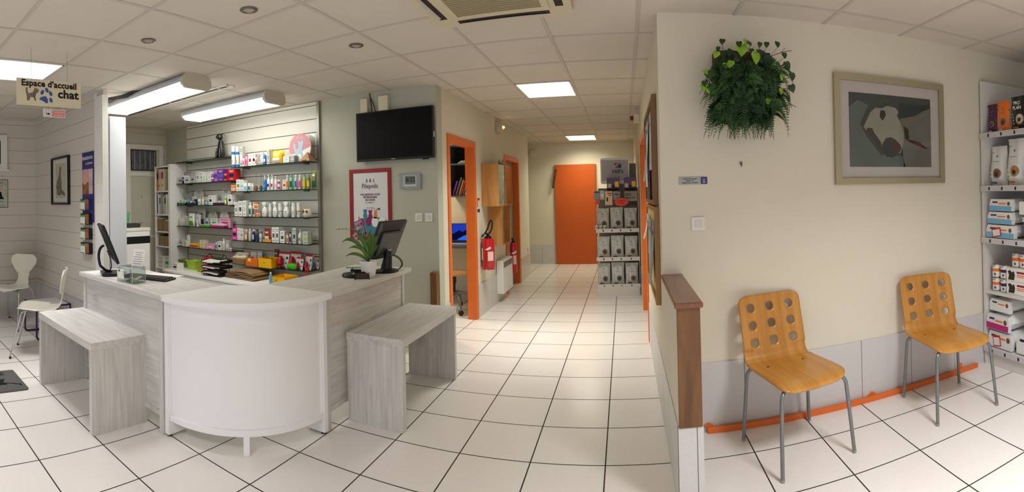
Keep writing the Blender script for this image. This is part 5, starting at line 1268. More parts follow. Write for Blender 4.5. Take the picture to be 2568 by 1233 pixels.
text(t, 'Pilepoils', .068, (0, -.0098, .185), mat('poster_ink', (50,50,52), .5), sx=.85)
for s, z, m_ in (('VOS RENDEZ-VOUS', .10, plm), ('VÉTÉRINAIRES', .073, plm), ('EN LIGNE', .046, plm)): text(t, s, .026, (0, -.0098, z), mat('poster_plum2', (110,60,80), .5), bold=.0006)
text(t, 'ET BIEN +', .024, (0, -.0098, .018), greyink)
text(t, 'TOUS SOIGNES', .013, (-.0, -.0098, -.035), MATS['poster_plum2'])
MB().bb(.085, .112, -.0105, -.0095, -.055, -.036).build('green_button', pal('dgreen'), t)
for cx, cz, rx, m_ in ((-.11, -.185, .040, plm), (-.02, -.175, .038, plm), (.055, -.175, .044, pal('white')), (.135, -.175, .044, pal('white'))):
    pp(ell(cx, cz, rx*.92, rx*1.15, 24), m_, -.0105, 'bubble')
# thermostat
t = thing('thermostat', 'silver wall thermostat with a display reading 8:22', 'thermostat', (-1.985, 4.17, 1.585))
MB().prism(rrect(.225, .15, .012, 4), .001, .02, Matrix(((1,0,0,0),(0,0,-1,0),(0,1,0,0),(0,0,0,1)))).build('case', mat('silver_plastic', (160,162,162), .35, metal=.3), t)
MB().bb(-.072, .072, -.022, -.020, -.052, .058, .001).build('face', mat('silver_face', (184,190,194), .3), t)
MB().bb(-.05, .055, -.0235, -.022, -.028, .048).build('display', mat('lcd', (116,122,112), .25), t)
text(t, '8:22', .06, (.008, -.0238, .012), ink, bold=.0005)
MB().bb(-.058, .060, -.0232, -.022, -.044, -.038).build('button_strip', white_paint, t)
def rocker(x, z, label):
    t = thing('light_switch', label, 'light switch', (x, 4.17, z), 0, 'pair of square switches on the television wall')
    MB().bb(-.038, .038, -.010, -.001, -.040, .040, .003).build('plate', white_paint, t)
    MB().bb(-.022, .022, -.013, -.010, -.022, .022, .001).build('rocker', mat('switch_rocker', (218,214,204), .35), t)
rocker(-1.905, 1.237, 'square white wall switch, left of the pair under the thermostat')
rocker(-1.800, 1.237, 'square white wall switch, right of the pair under the thermostat')
# product strip, cat picture on the boarded partition (y = 2.10)
t = thing('hanging_display_strip', 'tall purple cardboard display strip with small boxes hung on the boarded wall', 'display strip', (-4.32, 2.10, 1.43))
nav = mat('strip_purple', (52,44,110), .45)
MB().bb(-.125, .125, -.012, -.001, -.20, .50, .001).build('backing_card', nav, t)
MB().bb(-.118, .118, -.0135, -.012, .08, .33).build('picture_area', mat('strip_pic', (196,166,170), .5, noise=.4, scale=9), t)
MB().bb(-.118, .03, -.0137, -.0125, .08, .20).build('scratch_post_picture', mat('strip_brown', (140,92,58), .6, noise=.5, scale=14), t)
pp([(-.12, .20), (-.05, .34), (.0, .30), (.03, .24), (.0, .20), (-.06, .17)], mat('strip_hand', (226,160,150), .5), -.0145, 'hand_picture', t)
text(t, 'FELISCRATCH', .042, (0, -.0128, .44), inkw, bold=.0006, sx=.92)
text(t, 'by FELIWAY', .03, (.04, -.0128, .385), inkw)
for k in range(4):
    z = .03 - .145*k
    p = MB().bb(-.105, .085, -.045, -.002, z-.11, z, .002).build('sample_box', nav if k == 0 else blackp, t)
    MB().bb(-.105, .0, -.0462, -.045, z-.11, z-.02).build('white_panel', pal('white'), p)
    MB().bb(-.105, .0, -.047, -.0462, z-.035, z-.015).build('green_band', pal('green'), p); MB().bb(-.105, -.02, -.047, -.0462, z-.11, z-.10).build('green_foot_band', pal('green'), p)
    MB().bb(.0, .085, -.0462, -.045, z-.10, z-.005).build('picture', mat('strip_brown', (0,0,0)), p)
t = thing('framed_picture', 'black framed drawing of a seated grey cat on the boarded wall', 'framed picture', (-5.03, 2.10, 1.675))
w, h = .255, .272
MB().bb(-w, w, -.03, -.001, -h, -h+.022).bb(-w, w, -.03, -.001, h-.022, h).bb(-w, -w+.022, -.03, -.001, -h+.022, h-.022).bb(w-.022, w, -.03, -.001, -h+.022, h-.022).build('frame', blackp, t)
MB().bb(-w+.02, w-.02, -.008, -.001, -h+.02, h-.02).build('mount', mat('mount_white', (214,210,198), .6), t)
MB().bb(-.15, .15, -.010, -.008, -.20, .20).build('paper_area', mat('print_paper', (186,182,160), .7, noise=.1, scale=20), t)
pp([(-.10, -.16), (-.13, -.06), (-.09, .02), (-.04, .08), (-.03, .15), (-.01, .16), (0, .17), (.02, .15), (.015, .10), (.01, .05), (.03, -.02), (.03, -.10), (.10, -.13), (.13, -.16), (.10, -.175), (.04, -.15), (-.02, -.17)], mat('cat_grey_print', (110,112,96), .7, noise=.3, scale=30), -.0112, 'cat_drawing', t)
# notice on the left wall, cut by the frame
t = thing('metal_notice', 'small green-white metal notice with paw prints at the left picture edge', 'notice', (-5.9, 1.54, 1.545), PI/2)
# local -Y faces world +X
MB().prism(rrect(.36, .36, .015, 4), .001, .004, Matrix(((1,0,0,0),(0,0,-1,0),(0,1,0,0),(0,0,0,1)))).build('plate', mat('notice_dark_edge', (50,56,44), .5), t)
MB().prism(rrect(.345, .345, .012, 4), .004, .005, Matrix(((1,0,0,0),(0,0,-1,0),(0,1,0,0),(0,0,0,1)))).build('face', mat('notice_green', (186,196,176), .5), t)
text(t, 'PLEASE...', .036, (.06, -.0055, .135), ink); text(t, 'TOILET', .036, (.055, -.0055, .09), redink); text(t, 'ROBOT..', .036, (.055, -.0055, .055), redink)
text(t, 'what', .03, (.09, -.0055, -.10), ink); text(t, 'thank you !', .026, (.09, -.0055, -.155), ink)
pp([(.02, -.07), (.03, .0), (.06, .03), (.09, .02), (.10, -.03), (.13, -.07)], K, -.0062, 'cat_drawing', t)
for (x, z) in ((.11, .145), (.14, .135), (.15, .11), (.145, .04), (.145, .0), (.155, -.03)):
    pp(ell(x, z, .007, .008, 10), greyink, -.0062, 'paw_print', t)

# ================================================================ HANGING SIGN (x = -3.08)
t = thing('hanging_sign', 'hanging white sign reading Espace d’accueil chat with a blue paw', 'hanging sign', (-3.08, 1.20, 2.185), PI/2)
w, h = .240, .092
MB().bb(-w, w, -.004, 0, -h, h, .001).build('board', mat('sign_cream', (226,218,190), .5, noise=.05, scale=6), t)
text(t, 'Espace d’accueil', .060, (.0, -.0045, .060), ink, bold=.0022, sx=1.04, space=1.02)
text(t, 'chat', .080, (.140, -.0045, -.002), ink, bold=.003, sx=1.12, space=1.04)
blu = mat('paw_blue', (60,92,160), .5)
for (x, z, a) in ((-.054, .012, .5), (-.020, .030, -.1), (.008, .008, -.3), (.010, -.038, -.3)):
    pp([(x+.013*math.cos(q), z-.010+.016*math.sin(q)+.006*math.cos(q)*(1 if a > 0 else -1)) for q in [2*PI*k/16 for k in range(16)]], blu, -.0052, 'paw_toe', t)
pp([(-.075, -.028), (-.06, -.018), (-.045, -.014), (-.032, -.010), (-.02, -.02), (-.012, -.035), (-.014, -.058), (-.026, -.060), (-.04, -.05), (-.058, -.042), (-.072, -.038)], blu, -.0052, 'paw_pad', t).location = (0, 0, -.012)
pp([(-.165, -.06), (-.168, -.02), (-.176, .01), (-.172, .028), (-.16, .03), (-.162, .01), (-.155, -.012), (-.125, -.004), (-.112, .018), (-.108, .034), (-.10, .026), (-.088, .026), (-.078, .014), (-.085, .0), (-.098, -.008), (-.105, -.03), (-.10, -.06), (-.108, -.06), (-.118, -.036), (-.14, -.036), (-.15, -.06)], mat('kitten_grey', (124,112,98), .7, noise=.3, scale=60), -.0052, 'kitten_picture', t)
for x in (-.135, .135): MB().tube([(x, -.002, h-.01), (x, -.002, CEIL-2.185-.001)], .0012, 6).build('hanging_wire', steel, t)
t = thing('hanging_notice', 'small pink and white pet notice hooked under the hanging sign', 'notice', (-3.08, 1.235, 2.048), PI/2)
MB().prism(rrect(.165, .056, .006, 3), .0, .003, Matrix(((1,0,0,0),(0,0,-1,0),(0,1,0,0),(0,0,0,1)))).build('plate', pal('white'), t)
MB().bb(-.018, .078, -.0040, -.003, -.023, .021).build('pink_panel', mat('notice_pink', (226,140,132), .5), t)
text(t, 'ATTENTION', .015, (.03, -.0045, .007), inkw); text(t, 'AUX CHIENS', .013, (.03, -.0045, -.012), inkw)
MB().tube([(-.050+.022*math.cos(a), -.0035, .022*math.sin(a)) for a in [2*PI*k/24 for k in range(24)]], .0008, 4, closed=True).build('ring_print', redink, t)
pp([(-.066, .008), (-.060, -.002), (-.052, -.004), (-.044, .002), (-.034, -.006), (-.036, -.014), (-.048, -.010), (-.058, -.010)], ink, -.0042, 'dog_silhouette', t)
for x in (-.045, .045): MB().tube([(x, -.001, .022), (x, -.001, .052)], .001, 5).build('hook', steel, t)

# ================================================================ OFFICE seen through the first corridor door
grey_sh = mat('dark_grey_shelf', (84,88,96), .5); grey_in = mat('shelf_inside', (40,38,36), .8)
t = thing('wall_shelf', 'dark grey two-compartment wall shelf in the small office', 'wall shelf', (-2.06, 6.15, 1.42))
b = MB().bb(-.26, -.235, -.15, .145, 0, .70).bb(.235, .26, -.15, .145, 0, .70).bb(-.235, .235, -.15, .145, 0, .022).bb(-.235, .235, -.15, .145, .678, .70).bb(-.235, .235, -.14, .145, .43, .45)
b.build('carcass', grey_sh, t)
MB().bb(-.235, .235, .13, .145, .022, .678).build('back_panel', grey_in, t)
for i, (x, w, h, c) in enumerate(((-.13, .022, .20, 'purple'), (-.085, .026, .245, 'dgrey'), (-.045, .018, .21, 'amber'), (-.018, .018, .20, 'rust'), (.012, .022, .22, 'dgrey'), (.045, .018, .21, 'cream'), (.08, .024, .22, 'grey'))):
    k = .32
    o = MB().bb(-w/2, w/2, -.10, .10, 0, h, .001).build('book', pal(c), loc=(-2.06+x-.06, 6.14, 1.4445+.5*w*math.sin(k)), rot=(0, k, 0))
    tag(o, '%s book leaning in the office wall shelf' % ('purple', 'tall dark grey', 'amber-brown', 'rust-red', 'dark', 'cream', 'mid-grey')[i], 'book', 'books leaning in the office wall shelf')
for i in range(3):
    tag(MB().bb(-.13+.01*i, .12, -.11, .10, 0, .010, .002).build('magazine', paper if i != 1 else pal('lgrey'), loc=(-2.04, 6.14, 1.8712+.011*i), rot=(0, 0, .1*i)), 'magazine lying flat in the upper compartment of the office shelf, %s' % ('lowest', 'middle', 'uppermost')[i], 'magazine', 'magazines in the office wall shelf')
t = thing('cat_figurine', 'black sitting cat figurine on top of the office wall shelf', 'figurine', (-2.10, 6.12, 2.1205))
MB().lathe([(.045, 0), (.06, .02), (.052, .06), (.030, .10), (.02, .12)], 18, sx=1.3).lathe([(.01, .10), (.032, .12), (.030, .15), (.012, .168)], 16, (.045, 0, 0)).build('body', blackp, t, smooth=True)
for s in (-1, 1): MB().lathe([(.012, 0), (.001, .025)], 8, (.045+s*.018, 0, .155)).build('ear', blackp, t)
t = thing('small_figurine', 'tiny metal figurine on top of the office wall shelf', 'figurine', (-2.27, 6.12, 2.1205))
MB().lathe([(.014, 0), (.010, .02), (.014, .035), (.004, .05)], 12).tube([(-.03, 0, .05), (0, 0, .03), (.03, 0, .055)], .006, 6).build('body', steel, t)
t = thing('office_desk', 'narrow grey desk top under the office wall shelf', 'desk', (-2.3, 6.02, 0))
MB().bb(-.55, .46, -.27, .268, .765, .80, .002).build('top', grey_sh, t)
for x in (-.5, .42): MB().bb(x-.02, x+.02, -.2, .2, 0, .765).build('leg', white_lam, t)
t = thing('laptop', 'open laptop with a blue mountain wallpaper on the office desk', 'laptop', (-2.12, 5.98, .8006))
MB().bb(-.20, .20, -.13, .11, 0, .018, .003).build('base', pal('silver'), t)
MB().bb(-.18, .18, -.08, .09, .018, .0195).build('keys', blackp, t)
R = Matrix.Rotation(-.25, 3, 'X')
MB().box(Vector((0, .11, .018)) + R @ Vector((0, 0, .125)), (.40, .010, .25), R, .002).build('lid', blackp, t)
MB().box(Vector((0, .11, .018)) + R @ Vector((0, -.0056, .128)), (.375, .001, .22), R).build('screen', emis('screen_blue', (30,60,190), .9), t)
Rm = (Matrix.Translation((0, .11, .018)) @ R.to_4x4()) @ Mx
MB().prism([(-.187, .02), (-.187, .10), (-.14, .12), (-.08, .155), (-.03, .13), (.03, .17), (.08, .16), (.14, .12), (.187, .11), (.187, .02)], -.0070, -.0064, Rm).build('screen_mountain', emis('screen_dark', (8,16,50), .8), t)
MB().prism([(-.10, .03), (-.03, .07), (.05, .10), (.13, .09), (.187, .05), (.187, .02), (-.10, .02)], -.0078, -.0072, Rm).build('screen_water', emis('screen_bright', (40,110,240), .9), t)
t = thing('wheeled_stool', 'round wooden stool on a grey five-star base with black casters in the office doorway', 'stool', (-2.11, 5.62, 0))
MB().lathe([(.15, .452), (.17, .458), (.172, .474), (.165, .482), (.001, .480)], 32).build('seat', mat('stool_wood', (206,150,84), .35, coat=.3), t, smooth=True)
MB().lathe([(.022, .20), (.022, .34), (.034, .35), (.034, .452)], 16).build('column', blackp, t, smooth=True)
for k in range(5):
    a = 2*PI*k/5 + .35; c, s = math.cos(a), math.sin(a)
    MB().tube(bez([(0, 0, .23), (.16*c, .16*s, .24), (.25*c, .25*s, .20), (.27*c, .27*s, .075)], 10), .013, 10).build('leg', steel, t, smooth=True)
    q = MB().lathe([(.004, -.020), (.028, -.018), (.030, 0), (.028, .018), (.004, .020)], 16, (.27*c, .27*s, .030), rot=Matrix.Rotation(a+.6, 3, 'Z') @ Matrix.Rotation(PI/2, 3, 'X')).build('caster', blackp, t, smooth=True)

# ================================================================ CORRIDOR
# pine display cabinets with glass fronts on the left wall
def pine_cab(label, y0, y1, z0, z1, x1, nd):
    t = thing('display_cabinet', label, 'display cabinet', (LW1, (y0+y1)/2, z0), 0, 'pine display cabinets on the corridor wall')
    L = (y1-y0)/2; D_ = x1-LW1; H_ = z1-z0
    MB().bb(.001, D_, -L, -L+.018, 0, H_).bb(.001, D_, L-.018, L, 0, H_).bb(.001, D_, -L+.018, L-.018, 0, .018).bb(.001, D_, -L+.018, L-.018, H_-.018, H_).build('carcass', pine, t)
    MB().bb(.001, .008, -L+.018, L-.018, .018, H_-.018).build('back_panel', mat('cab_back', (176,110,66), .6), t)
    for k in range(nd+1):
        y = -L + 2*L*k/nd
        MB().bb(D_, D_+.012, max(-L, y-.014), min(L, y+.014), 0, H_).build('door_rail', pine, t)
    for k in range(nd):
        ya, yb = -L+2*L*k/nd+.014, -L+2*L*(k+1)/nd-.014
        MB().bb(D_+.003, D_+.006, ya, yb, .004, H_-.004).build('glass_door', clear, t)
        MB().bb(D_*.5, D_*.55, (ya+yb)/2-.012, (ya+yb)/2+.012, .02, H_-.02).build('dark_divider', mat('cab_dark', (70,60,48), .5), t)
    for zz in (.33, .66): MB().bb(.01, D_-.02, -L+.02, L-.02, H_*zz-.003, H_*zz+.003).build('shelf', clear, t)
pine_cab('upper pine display cabinet with glass doors on the corridor wall', 5.57, 6.28, 1.30, 1.81, -1.50, 2)
pine_cab('lower pine display cabinet hanging just under the larger one', 5.82, 6.26, .80, 1.297, -1.53, 1)
orn = mat('ornament_white', (222,214,204), .3)
for i, (y, z) in enumerate(((5.70, 1.4725), (5.74, 1.640), (6.05, 1.4725), (6.10, 1.640), (5.68, 1.3185), (6.05, 1.3185))):
    t = thing('ornament', 'small pale ornament, %s, inside the upper pine cabinet' % ('left on the middle level', 'left on the top level', 'right on the middle level', 'right on the top level', 'left on the bottom', 'right on the bottom')[i], 'ornament', (-1.56, y, z), 0, 'small ornaments in the pine cabinets')
    MB().lathe([(.012, 0), (.018, .010), (.010, .03), (.016, .045), (.006, .06)], 12, sx=.8).build('body', orn, t, smooth=True)
t = thing('animal_figurine', 'pale carved animal figurine with raised tail on top of the pine cabinet', 'figurine', (-1.60, 6.12, 1.8105))
MB().lathe([(.02, 0), (.040, .015), (.040, .035), (.02, .055)], 16, sx=.8, sy=1.5).lathe([(.004, .03), (.022, .045), (.022, .07), (.006, .085)], 14, (0, -.06, 0)).tube(bez([(0, .05, .03), (0, .09, .04), (0, .11, .08), (0, .13, .12)], 8), [.012, .012, .011, .010, .009, .008, .007, .005, .002], 8).build('body', mat('carved_stone', (160,150,132), .6, noise=.3, scale=40), t, smooth=True)
# fire extinguishers
def extinguisher(label, x, y, z, r, h, face, co2=False):
    t = thing('fire_extinguisher', label, 'fire extinguisher', (x, y, z), face, 'fire extinguishers in the corridor')
    redm = mat('extinguisher_red', (190,16,26), .25, coat=.4)
    if co2:
        MB().lathe([(r*.8, 0), (r, .02), (r, h*.84), (r*.8, h*.93), (r*.35, h)], 26).build('cylinder', redm, t, smooth=True)
    else:
        MB().lathe([(r*.85, .018), (r, .035), (r, h*.88), (r*.93, h*.93), (r*.5, h*.96)], 30).build('cylinder', redm, t, smooth=True)
        b = MB()
        for k in range(10):
            a = 2*PI*k/10; b.lathe([(.012, -.004), (.018, .008), (.018, .04)], 10, (r*.78*math.cos(a), r*.78*math.sin(a), .004))
        b.build('scalloped_skirt', redm, t, smooth=True)
    MB().lathe([(r*.55, h*.95), (r*.6, h*.97), (r*.55, h), (r*.25, h*1.03), (r*.2, h*1.08)], 18).build('collar', blackp, t, smooth=True)
    MB().box((0, 0, h*1.09), (.035, .10, .02), None, .004).build('handle', mat('handle_blue_black', (24,28,60), .4), t)
    MB().tube([(-.07, -.02, h*1.07), (.0, 0, h*1.07)], .006, 8).build('safety_lever', steel, t)
    if not co2:
        MB().tube(bez([(.01, 0, h*1.08), (.05, 0, h*1.15), (.10, .03, h*1.50), (.02, .04, h*1.75), (-.01, .03, h*1.45), (.04, .02, h*1.25), (-.075, -.01, h*1.0)], 24), .0105, 10).build('hose', blackp, t, smooth=True)
    b = MB(); 
    for (a0, a1, z0, z1) in ((.2, 1.15, .28, .56),):
        b.grid(lambda u, v: ((r+.0012)*math.cos(a0-PI/2+(a1-a0)*u), (r+.0012)*math.sin(a0-PI/2+(a1-a0)*u), h*(z0+(z1-z0)*v)), 8, 4)
    b.build('label_panel', mat('label_pinkish', (232,200,200), .4), t, smooth=True)
    MB().grid(lambda u, v: ((r+.0012)*math.cos(-PI/2-1.1+.45*u), (r+.0012)*math.sin(-PI/2-1.1+.45*u), h*(.30+.36*v)), 5, 4).build('side_sticker', pal('white'), t, smooth=True)
    MB().prism([(-.04+.05*math.cos(a)*.9, h*.44+.085*math.sin(a)) for a in [2*PI*k/24 for k in range(24)]][:0] or [(-.02, h*.62), (.05, h*.72), (.06, h*.66), (.02, h*.60)], -.001, 0, Matrix.Translation((0, -r-.0006, 0)) @ Mx).build('printed_leaf', pal('white'), t)
    MB().box((0, r+.008, h*.6), (.03, .016, .12)).build('wall_bracket', blackm, t)
    return t
extinguisher('large red fire extinguisher with a black looped hose by the first corridor door', -1.615, 5.50, .55, .077, .39, math.radians(0))
extinguisher('smaller dark red fire extinguisher in front of the second corridor door', -1.63, 6.86, .29, .052, .46, 0, True)
# electric heater
t = thing('electric_heater', 'white electric wall heater with a slotted grille low in the corridor', 'heater', (LW1, 6.42, .12))
MB().bb(.008, .10, -.27, .27, 0, .44, .006).build('case', white_paint, t)
MB().bb(.1005, .1015, -.24, .24, .34, .42).build('grille_panel', mat('heater_grey', (150,150,150), .5), t)
b = MB()
for k in range(6):
    for j in range(10): b.bb(.1015, .1022, -.235+.047*j, -.235+.047*j+.038, .346+.012*k, .346+.012*k+.006)
b.build('grille', blackp, t)
t = thing('safety_sticker', 'narrow red, white and blue safety sticker between the first door and the cabinets', 'sticker', (LW1, 5.43, 1.32))
MB().bb(.0005, .002, -.045, .045, -.085, .085).build('sheet', pal('white'), t)
MB().bb(.002, .003, -.045, .045, .055, .085).bb(.002, .003, -.045, -.02, -.02, .055).build('red_area', redink, t)
MB().bb(.002, .003, -.045, .045, -.085, -.045).build('blue_area', pal('navy'), t)
t = thing('emergency_light', 'small round glowing emergency light high on the corridor wall', 'wall lamp', (LW1, 6.35, 2.36))
MB().bb(.001, .035, -.07, .07, -.07, .07, .008).build('base', mat('lamp_base', (206,196,176), .5), t)
MB().lathe([(.072, .03), (.070, .055), (.05, .085), (.001, .10)], 24, rot=Matrix.Rotation(PI/2, 3, 'Y')).build('diffuser', mat('lamp_diffuser', (230,214,186), .25, trans=.3), t, smooth=True)
MB().lathe([(.012, 0), (.014, .012), (.001, .02)], 12, (.098, -.015, .0), rot=Matrix.Rotation(PI/2, 3, 'Y')).build('bulb', emis('bulb_glow', (255,190,110), 30), t)
t = thing('alarm_sounder', 'round white alarm sounder at the top left of the end wall', 'alarm', (-1.85, 9.75, 2.29))
MB().lathe([(.085, .001), (.085, .02), (.07, .04), (.04, .045), (.035, .04), (.001, .04)], 28, rot=Matrix.Rotation(PI/2, 3, 'X')).build('case', mat('sounder_white', (224,214,190), .45), t, smooth=True)
t = thing('alarm_call_box', 'cream alarm box with a red lens on the right corridor wall near the ceiling', 'alarm', (RW, 5.95, 2.345))
MB().bb(-.075, -.001, -.05, .05, -.05, .05, .005).build('case', cm, t)
MB().bb(-.12, -.075, -.035, .035, -.02, .03, .004).build('red_lens', mat('dark_red_lens', (130,30,20), .3), t)
t = thing('wall_socket', 'cream wall socket above the tiled plinth beyond the second door', 'socket', (LW1, 8.30, .46))
MB().bb(.0005, .010, -.045, .045, -.045, .045, .003).build('plate', cm, t)
MB().lathe([(.02, 0), (.018, .003)], 16, (.0105, 0, 0), rot=Matrix.Rotation(PI/2, 3, 'Y')).build('inset', mat('socket_inset', (190,180,156), .5), t)
# notice boards
def board(label, y0, y1, z0, z1, fm, cork):
    t = thing('notice_board', label, 'notice board', (RW, (y0+y1)/2, (z0+z1)/2), 0, 'wood-framed notice boards beside the orange door')
    L, H_ = (y1-y0)/2, (z1-z0)/2
    MB().bb(-.032, -.001, -L, -L+.03, -H_, H_, .002).bb(-.032, -.001, L-.03, L, -H_, H_, .002).bb(-.032, -.001, -L+.03, L-.03, -H_, -H_+.03, .002).bb(-.032, -.001, -L+.03, L-.03, H_-.03, H_, .002).build('frame', fm, t)
    MB().bb(-.018, -.001, -L+.03, L-.03, -H_+.03, H_-.03).build('cork', cork, t)
board('upper notice board with a darker brown frame and hanging leaflets', 3.02, 4.12, 1.345, 2.05, mat('frame_brown', (134,100,64), .5), mat('cork_dark', (110,82,58), .9, noise=.3, scale=60))
board('lower notice board with a light wood frame and magazines', 2.98, 4.05, .72, 1.335, mat('frame_oak', (164,124,68), .5), mat('cork_light', (206,184,134), .9, noise=.2, scale=60))
lv = [(3.35, 1.78, .22, .40, 'silver', 'silver leaflet in a plastic sleeve, nearest on the upper board'), (3.65, 1.74, .25, .46, 'lgrey', 'long grey leaflet sleeve on the upper board'), (3.92, 1.72, .16, .50, 'white', 'white sheet at the far end of the upper board'),
      (3.50, 1.50, .14, .26, 'navy', 'narrow white and navy card low on the upper board'), (3.30, 1.02, .24, .42, 'grey', 'large grey picture page, nearest on the lower board'), (3.56, 1.06, .20, .34, 'lblue', 'blue-grey magazine on the lower board'), (3.76, 1.10, .16, .30, 'beige', 'beige leaflet on the lower board'), (3.92, 1.15, .12, .20, 'white', 'stack of white slips at the far end of the lower board')]
for i, (y, z, wy, hz, c, l) in enumerate(lv):
    o = MB().grid(lambda u, v: (-.022-.010*math.sin(PI*u)*(1-v)-.03*(1-v)**2*(i % 3 == 1), (u-.5)*wy, (v-.5)*hz), 8, 8).build('leaflet', pal(c), smooth=True, solid=.0025, loc=(RW-.002-.004*(i % 2), y, z))
    tag(o, l, 'leaflet', 'leaflets pinned on the notice boards')
    MB().bb(-.036, -.034, -wy*.3, wy*.3, hz*.28, hz*.34).build('printed_heading', greyink, o)

# ---------------------------------------------------------------- pet food packs
def food_bag(t_loc, w, d, h, label, cat, rz=0, group=None, body='white', band=None, pic='brown', name='pet_food_bag', dots=True, gloss=True):
    t = thing(name, label, cat, t_loc, rz, group)
    bm_ = mat('bag_'+body, PAL[body], .22 if gloss else .4, noise=.03, scale=8, coat=.3)
    def f(s):
        def g(u, v):
            k = (1-(2*u-1)**4)*min(1, .25+4*v)*(1-max(0, v-.25)**1.6*1.4)
            return ((2*u-1)*w/2*(1-.05*math.sin(PI*v)), s*d/2*max(.02, k) + .004*math.sin(14*u+9*v)*(.3+v), h*v)
        return g
    MB().grid(f(-1), 14, 16).grid(f(1), 14, 16).build('bag', bm_, t, smooth=True, merge=.001)
    MB().bb(-w*.475, w*.475, -.004, .004, h*.955, h).build('top_seal', bm_, t)
    def patch(u0, u1, v0, v1, m, nm, off=.0015, n=8):
        MB().grid(lambda a, c: (lambda p: (p[0], p[1]-off, p[2]))(f(-1)(u0+(u1-u0)*a, v0+(v1-v0)*c)), n, n).build(nm, m, t, smooth=True)
    def disc(cu, cv, r, m, nm, off=.0022):
        MB().grid(lambda a, c: (lambda p: (p[0], p[1]-off, p[2]))(f(-1)(cu+r/w*c*math.cos(2*PI*a)*.999, cv+r/h*c*math.sin(2*PI*a))), 20, 3).build(nm, m, t, smooth=True)
    disc(.62, .30, w*.23, mat('pic_ring', (150,146,140), .4), 'picture_ring', .0018)
    disc(.62, .30, w*.19, mat('pic_'+pic, PAL[pic], .5, noise=.5, scale=50), 'animal_picture', .0026)
    disc(.62, .28, w*.09, mat('pic_dark', (50,40,34), .5), 'animal_face', .0032)
    if dots:
        for k in range(4): disc(.20+.035*k, .46-.09*k, w*.045, pal('grey'), 'printed_dot', .002)
    patch(.18, .50, .05, .09, ink if not band else pal(band), 'printed_band')
    patch(.12, .34, .83, .845, greyink, 'printed_line'); patch(.30, .70, .60, .612, greyink, 'printed_line')
    disc(.52, .74, w*.05, greyink, 'emblem', .002)
    return t
# Hill's stand at the end of the corridor
hs = thing('display_stand', 'grey-white pet food display stand with a header sign in the corridor', 'display stand', (-.095, 6.85, 0))
sw = mat('stand_white', (214,208,198), .4); sgm = mat('stand_grey', (136,134,128), .5)
MB().prism(rrect(.61, .46, .04, 5), .0, .135).build('base', sw, hs)
MB().bb(-.28, .285, .20, .215, .135, 1.50).bb(-.05, .285, .215, .225, 1.5, 1.86).build('back_panel', sgm, hs)
MB().bb(.285, .297, -.14, .215, .135, 1.50).build('side_panel', mat('stand_side', (110,108,104), .5), hs)
for z in (.145, .52, .915):
    s = MB().bb(-.30, .285, -.215, .20, z-.02, z).build('shelf', sw, hs)
    p = MB().bb(-.30, .30, -.225, -.215, z-.035, z+.020, .002).build('price_rail', sw, hs)
    for x in (-.20, -.08, .04, .18): MB().bb(x-.008, x+.008, -.2262, -.225, z-.018, z+.005).build('price_tag', ink, p)
MB().bb(-.28, .28, -.05, .0, 1.225, 1.245).build('shelf', sgm, hs)
MB().prism(rrect(.413, .372, .03, 5, -.023, 1.745), -.0, .010, Mx).build('header_sign', mat('header_white', (226,222,214), .4), hs)
MB().bb(-.213, .168, -.0015, .0, 1.605, 1.90).build('header_panel', mat('header_grey', (168,168,170), .4), hs)
MB().bb(-.03, .015, -.003, -.0015, 1.785, 1.855).build('logo_red', mat('logo_red', (150,60,70), .5), hs)
MB().bb(.020, .070, -.003, -.0015, 1.785, 1.855).build('logo_blue', mat('logo_blue', (50,60,100), .5), hs)
MB().prism([(-.03, 1.785), (.0, 1.82), (.07, 1.848), (.07, 1.855), (0, 1.832), (-.03, 1.81)], -.0042, -.003, Mx).build('logo_swoosh', pal('lgrey'), hs)
text(hs, "Hill's", .078, (.02, -.0035, 1.735), ink, bold=.001, sx=1.05)
rows = ((.146, 'bottom'), (.521, 'middle'), (.916, 'top'))
for z, rn in rows:
    for k in range(3):
        food_bag((-.302+.196*k, 6.72, z), .180, .10, .31 - .01*((k+int(z*10)) % 2), '%s pet food bag on the %s shelf of the corridor stand' % (('left', 'centre', 'right')[k], rn), 'pet food bag', group='white pet food bags on the corridor stand', pic=('brown', 'dgrey', 'brown')[k], body='lgrey')
for k in range(3):
    goods('tin', -.385+.055*k, 6.665, .916, .05, .05, .07, 'grey', 'dgrey', 'small silver tin at the left front of the top corridor stand shelf, %s of three' % ('first', 'second', 'third')[k], 'tin', group='small tins on the corridor stand')
def poster_card(x0, x1, z0, z1, y, m, label, bands):
    t = thing('promotion_card', label, 'card', ((x0+x1)/2, y, z0), 0)
    W_ = (x1-x0)/2
    MB().bb(-W_, W_, 0, .004, 0, z1-z0).build('card', m, t)
    for (a, c, e, g, mm, nn) in bands: MB().bb(-W_+2*W_*a, -W_+2*W_*c, -.0012, 0, (z1-z0)*e, (z1-z0)*g).build(nn, mm, t)
pu = mat('card_violet', (96,76,116), .5); ye = pal('yellow')
for x0, nm_ in ((-.233, 'left'), (.005, 'right')):
    poster_card(x0, x0+.18, 1.455, 1.645, 6.72, pu, '%s violet promotion card with a yellow flash on the corridor stand' % nm_, [(0, 1, 0, .22, ink, 'dark_band'), (.08, .35, .25, .55, pal('beige'), 'dog_picture'), (.40, .60, .22, .45, ink, 'dog_picture'), (.62, .92, .32, .70, ye, 'yellow_flash'), (.1, .85, .08, .14, pal('cream'), 'printed_line')])
poster_card(-.415, -.335, 1.33, 1.465, 6.70, pal('grey'), 'grey leaflet card at the left edge of the corridor stand', [(.1, .9, .8, .9, ink, 'printed_line')])
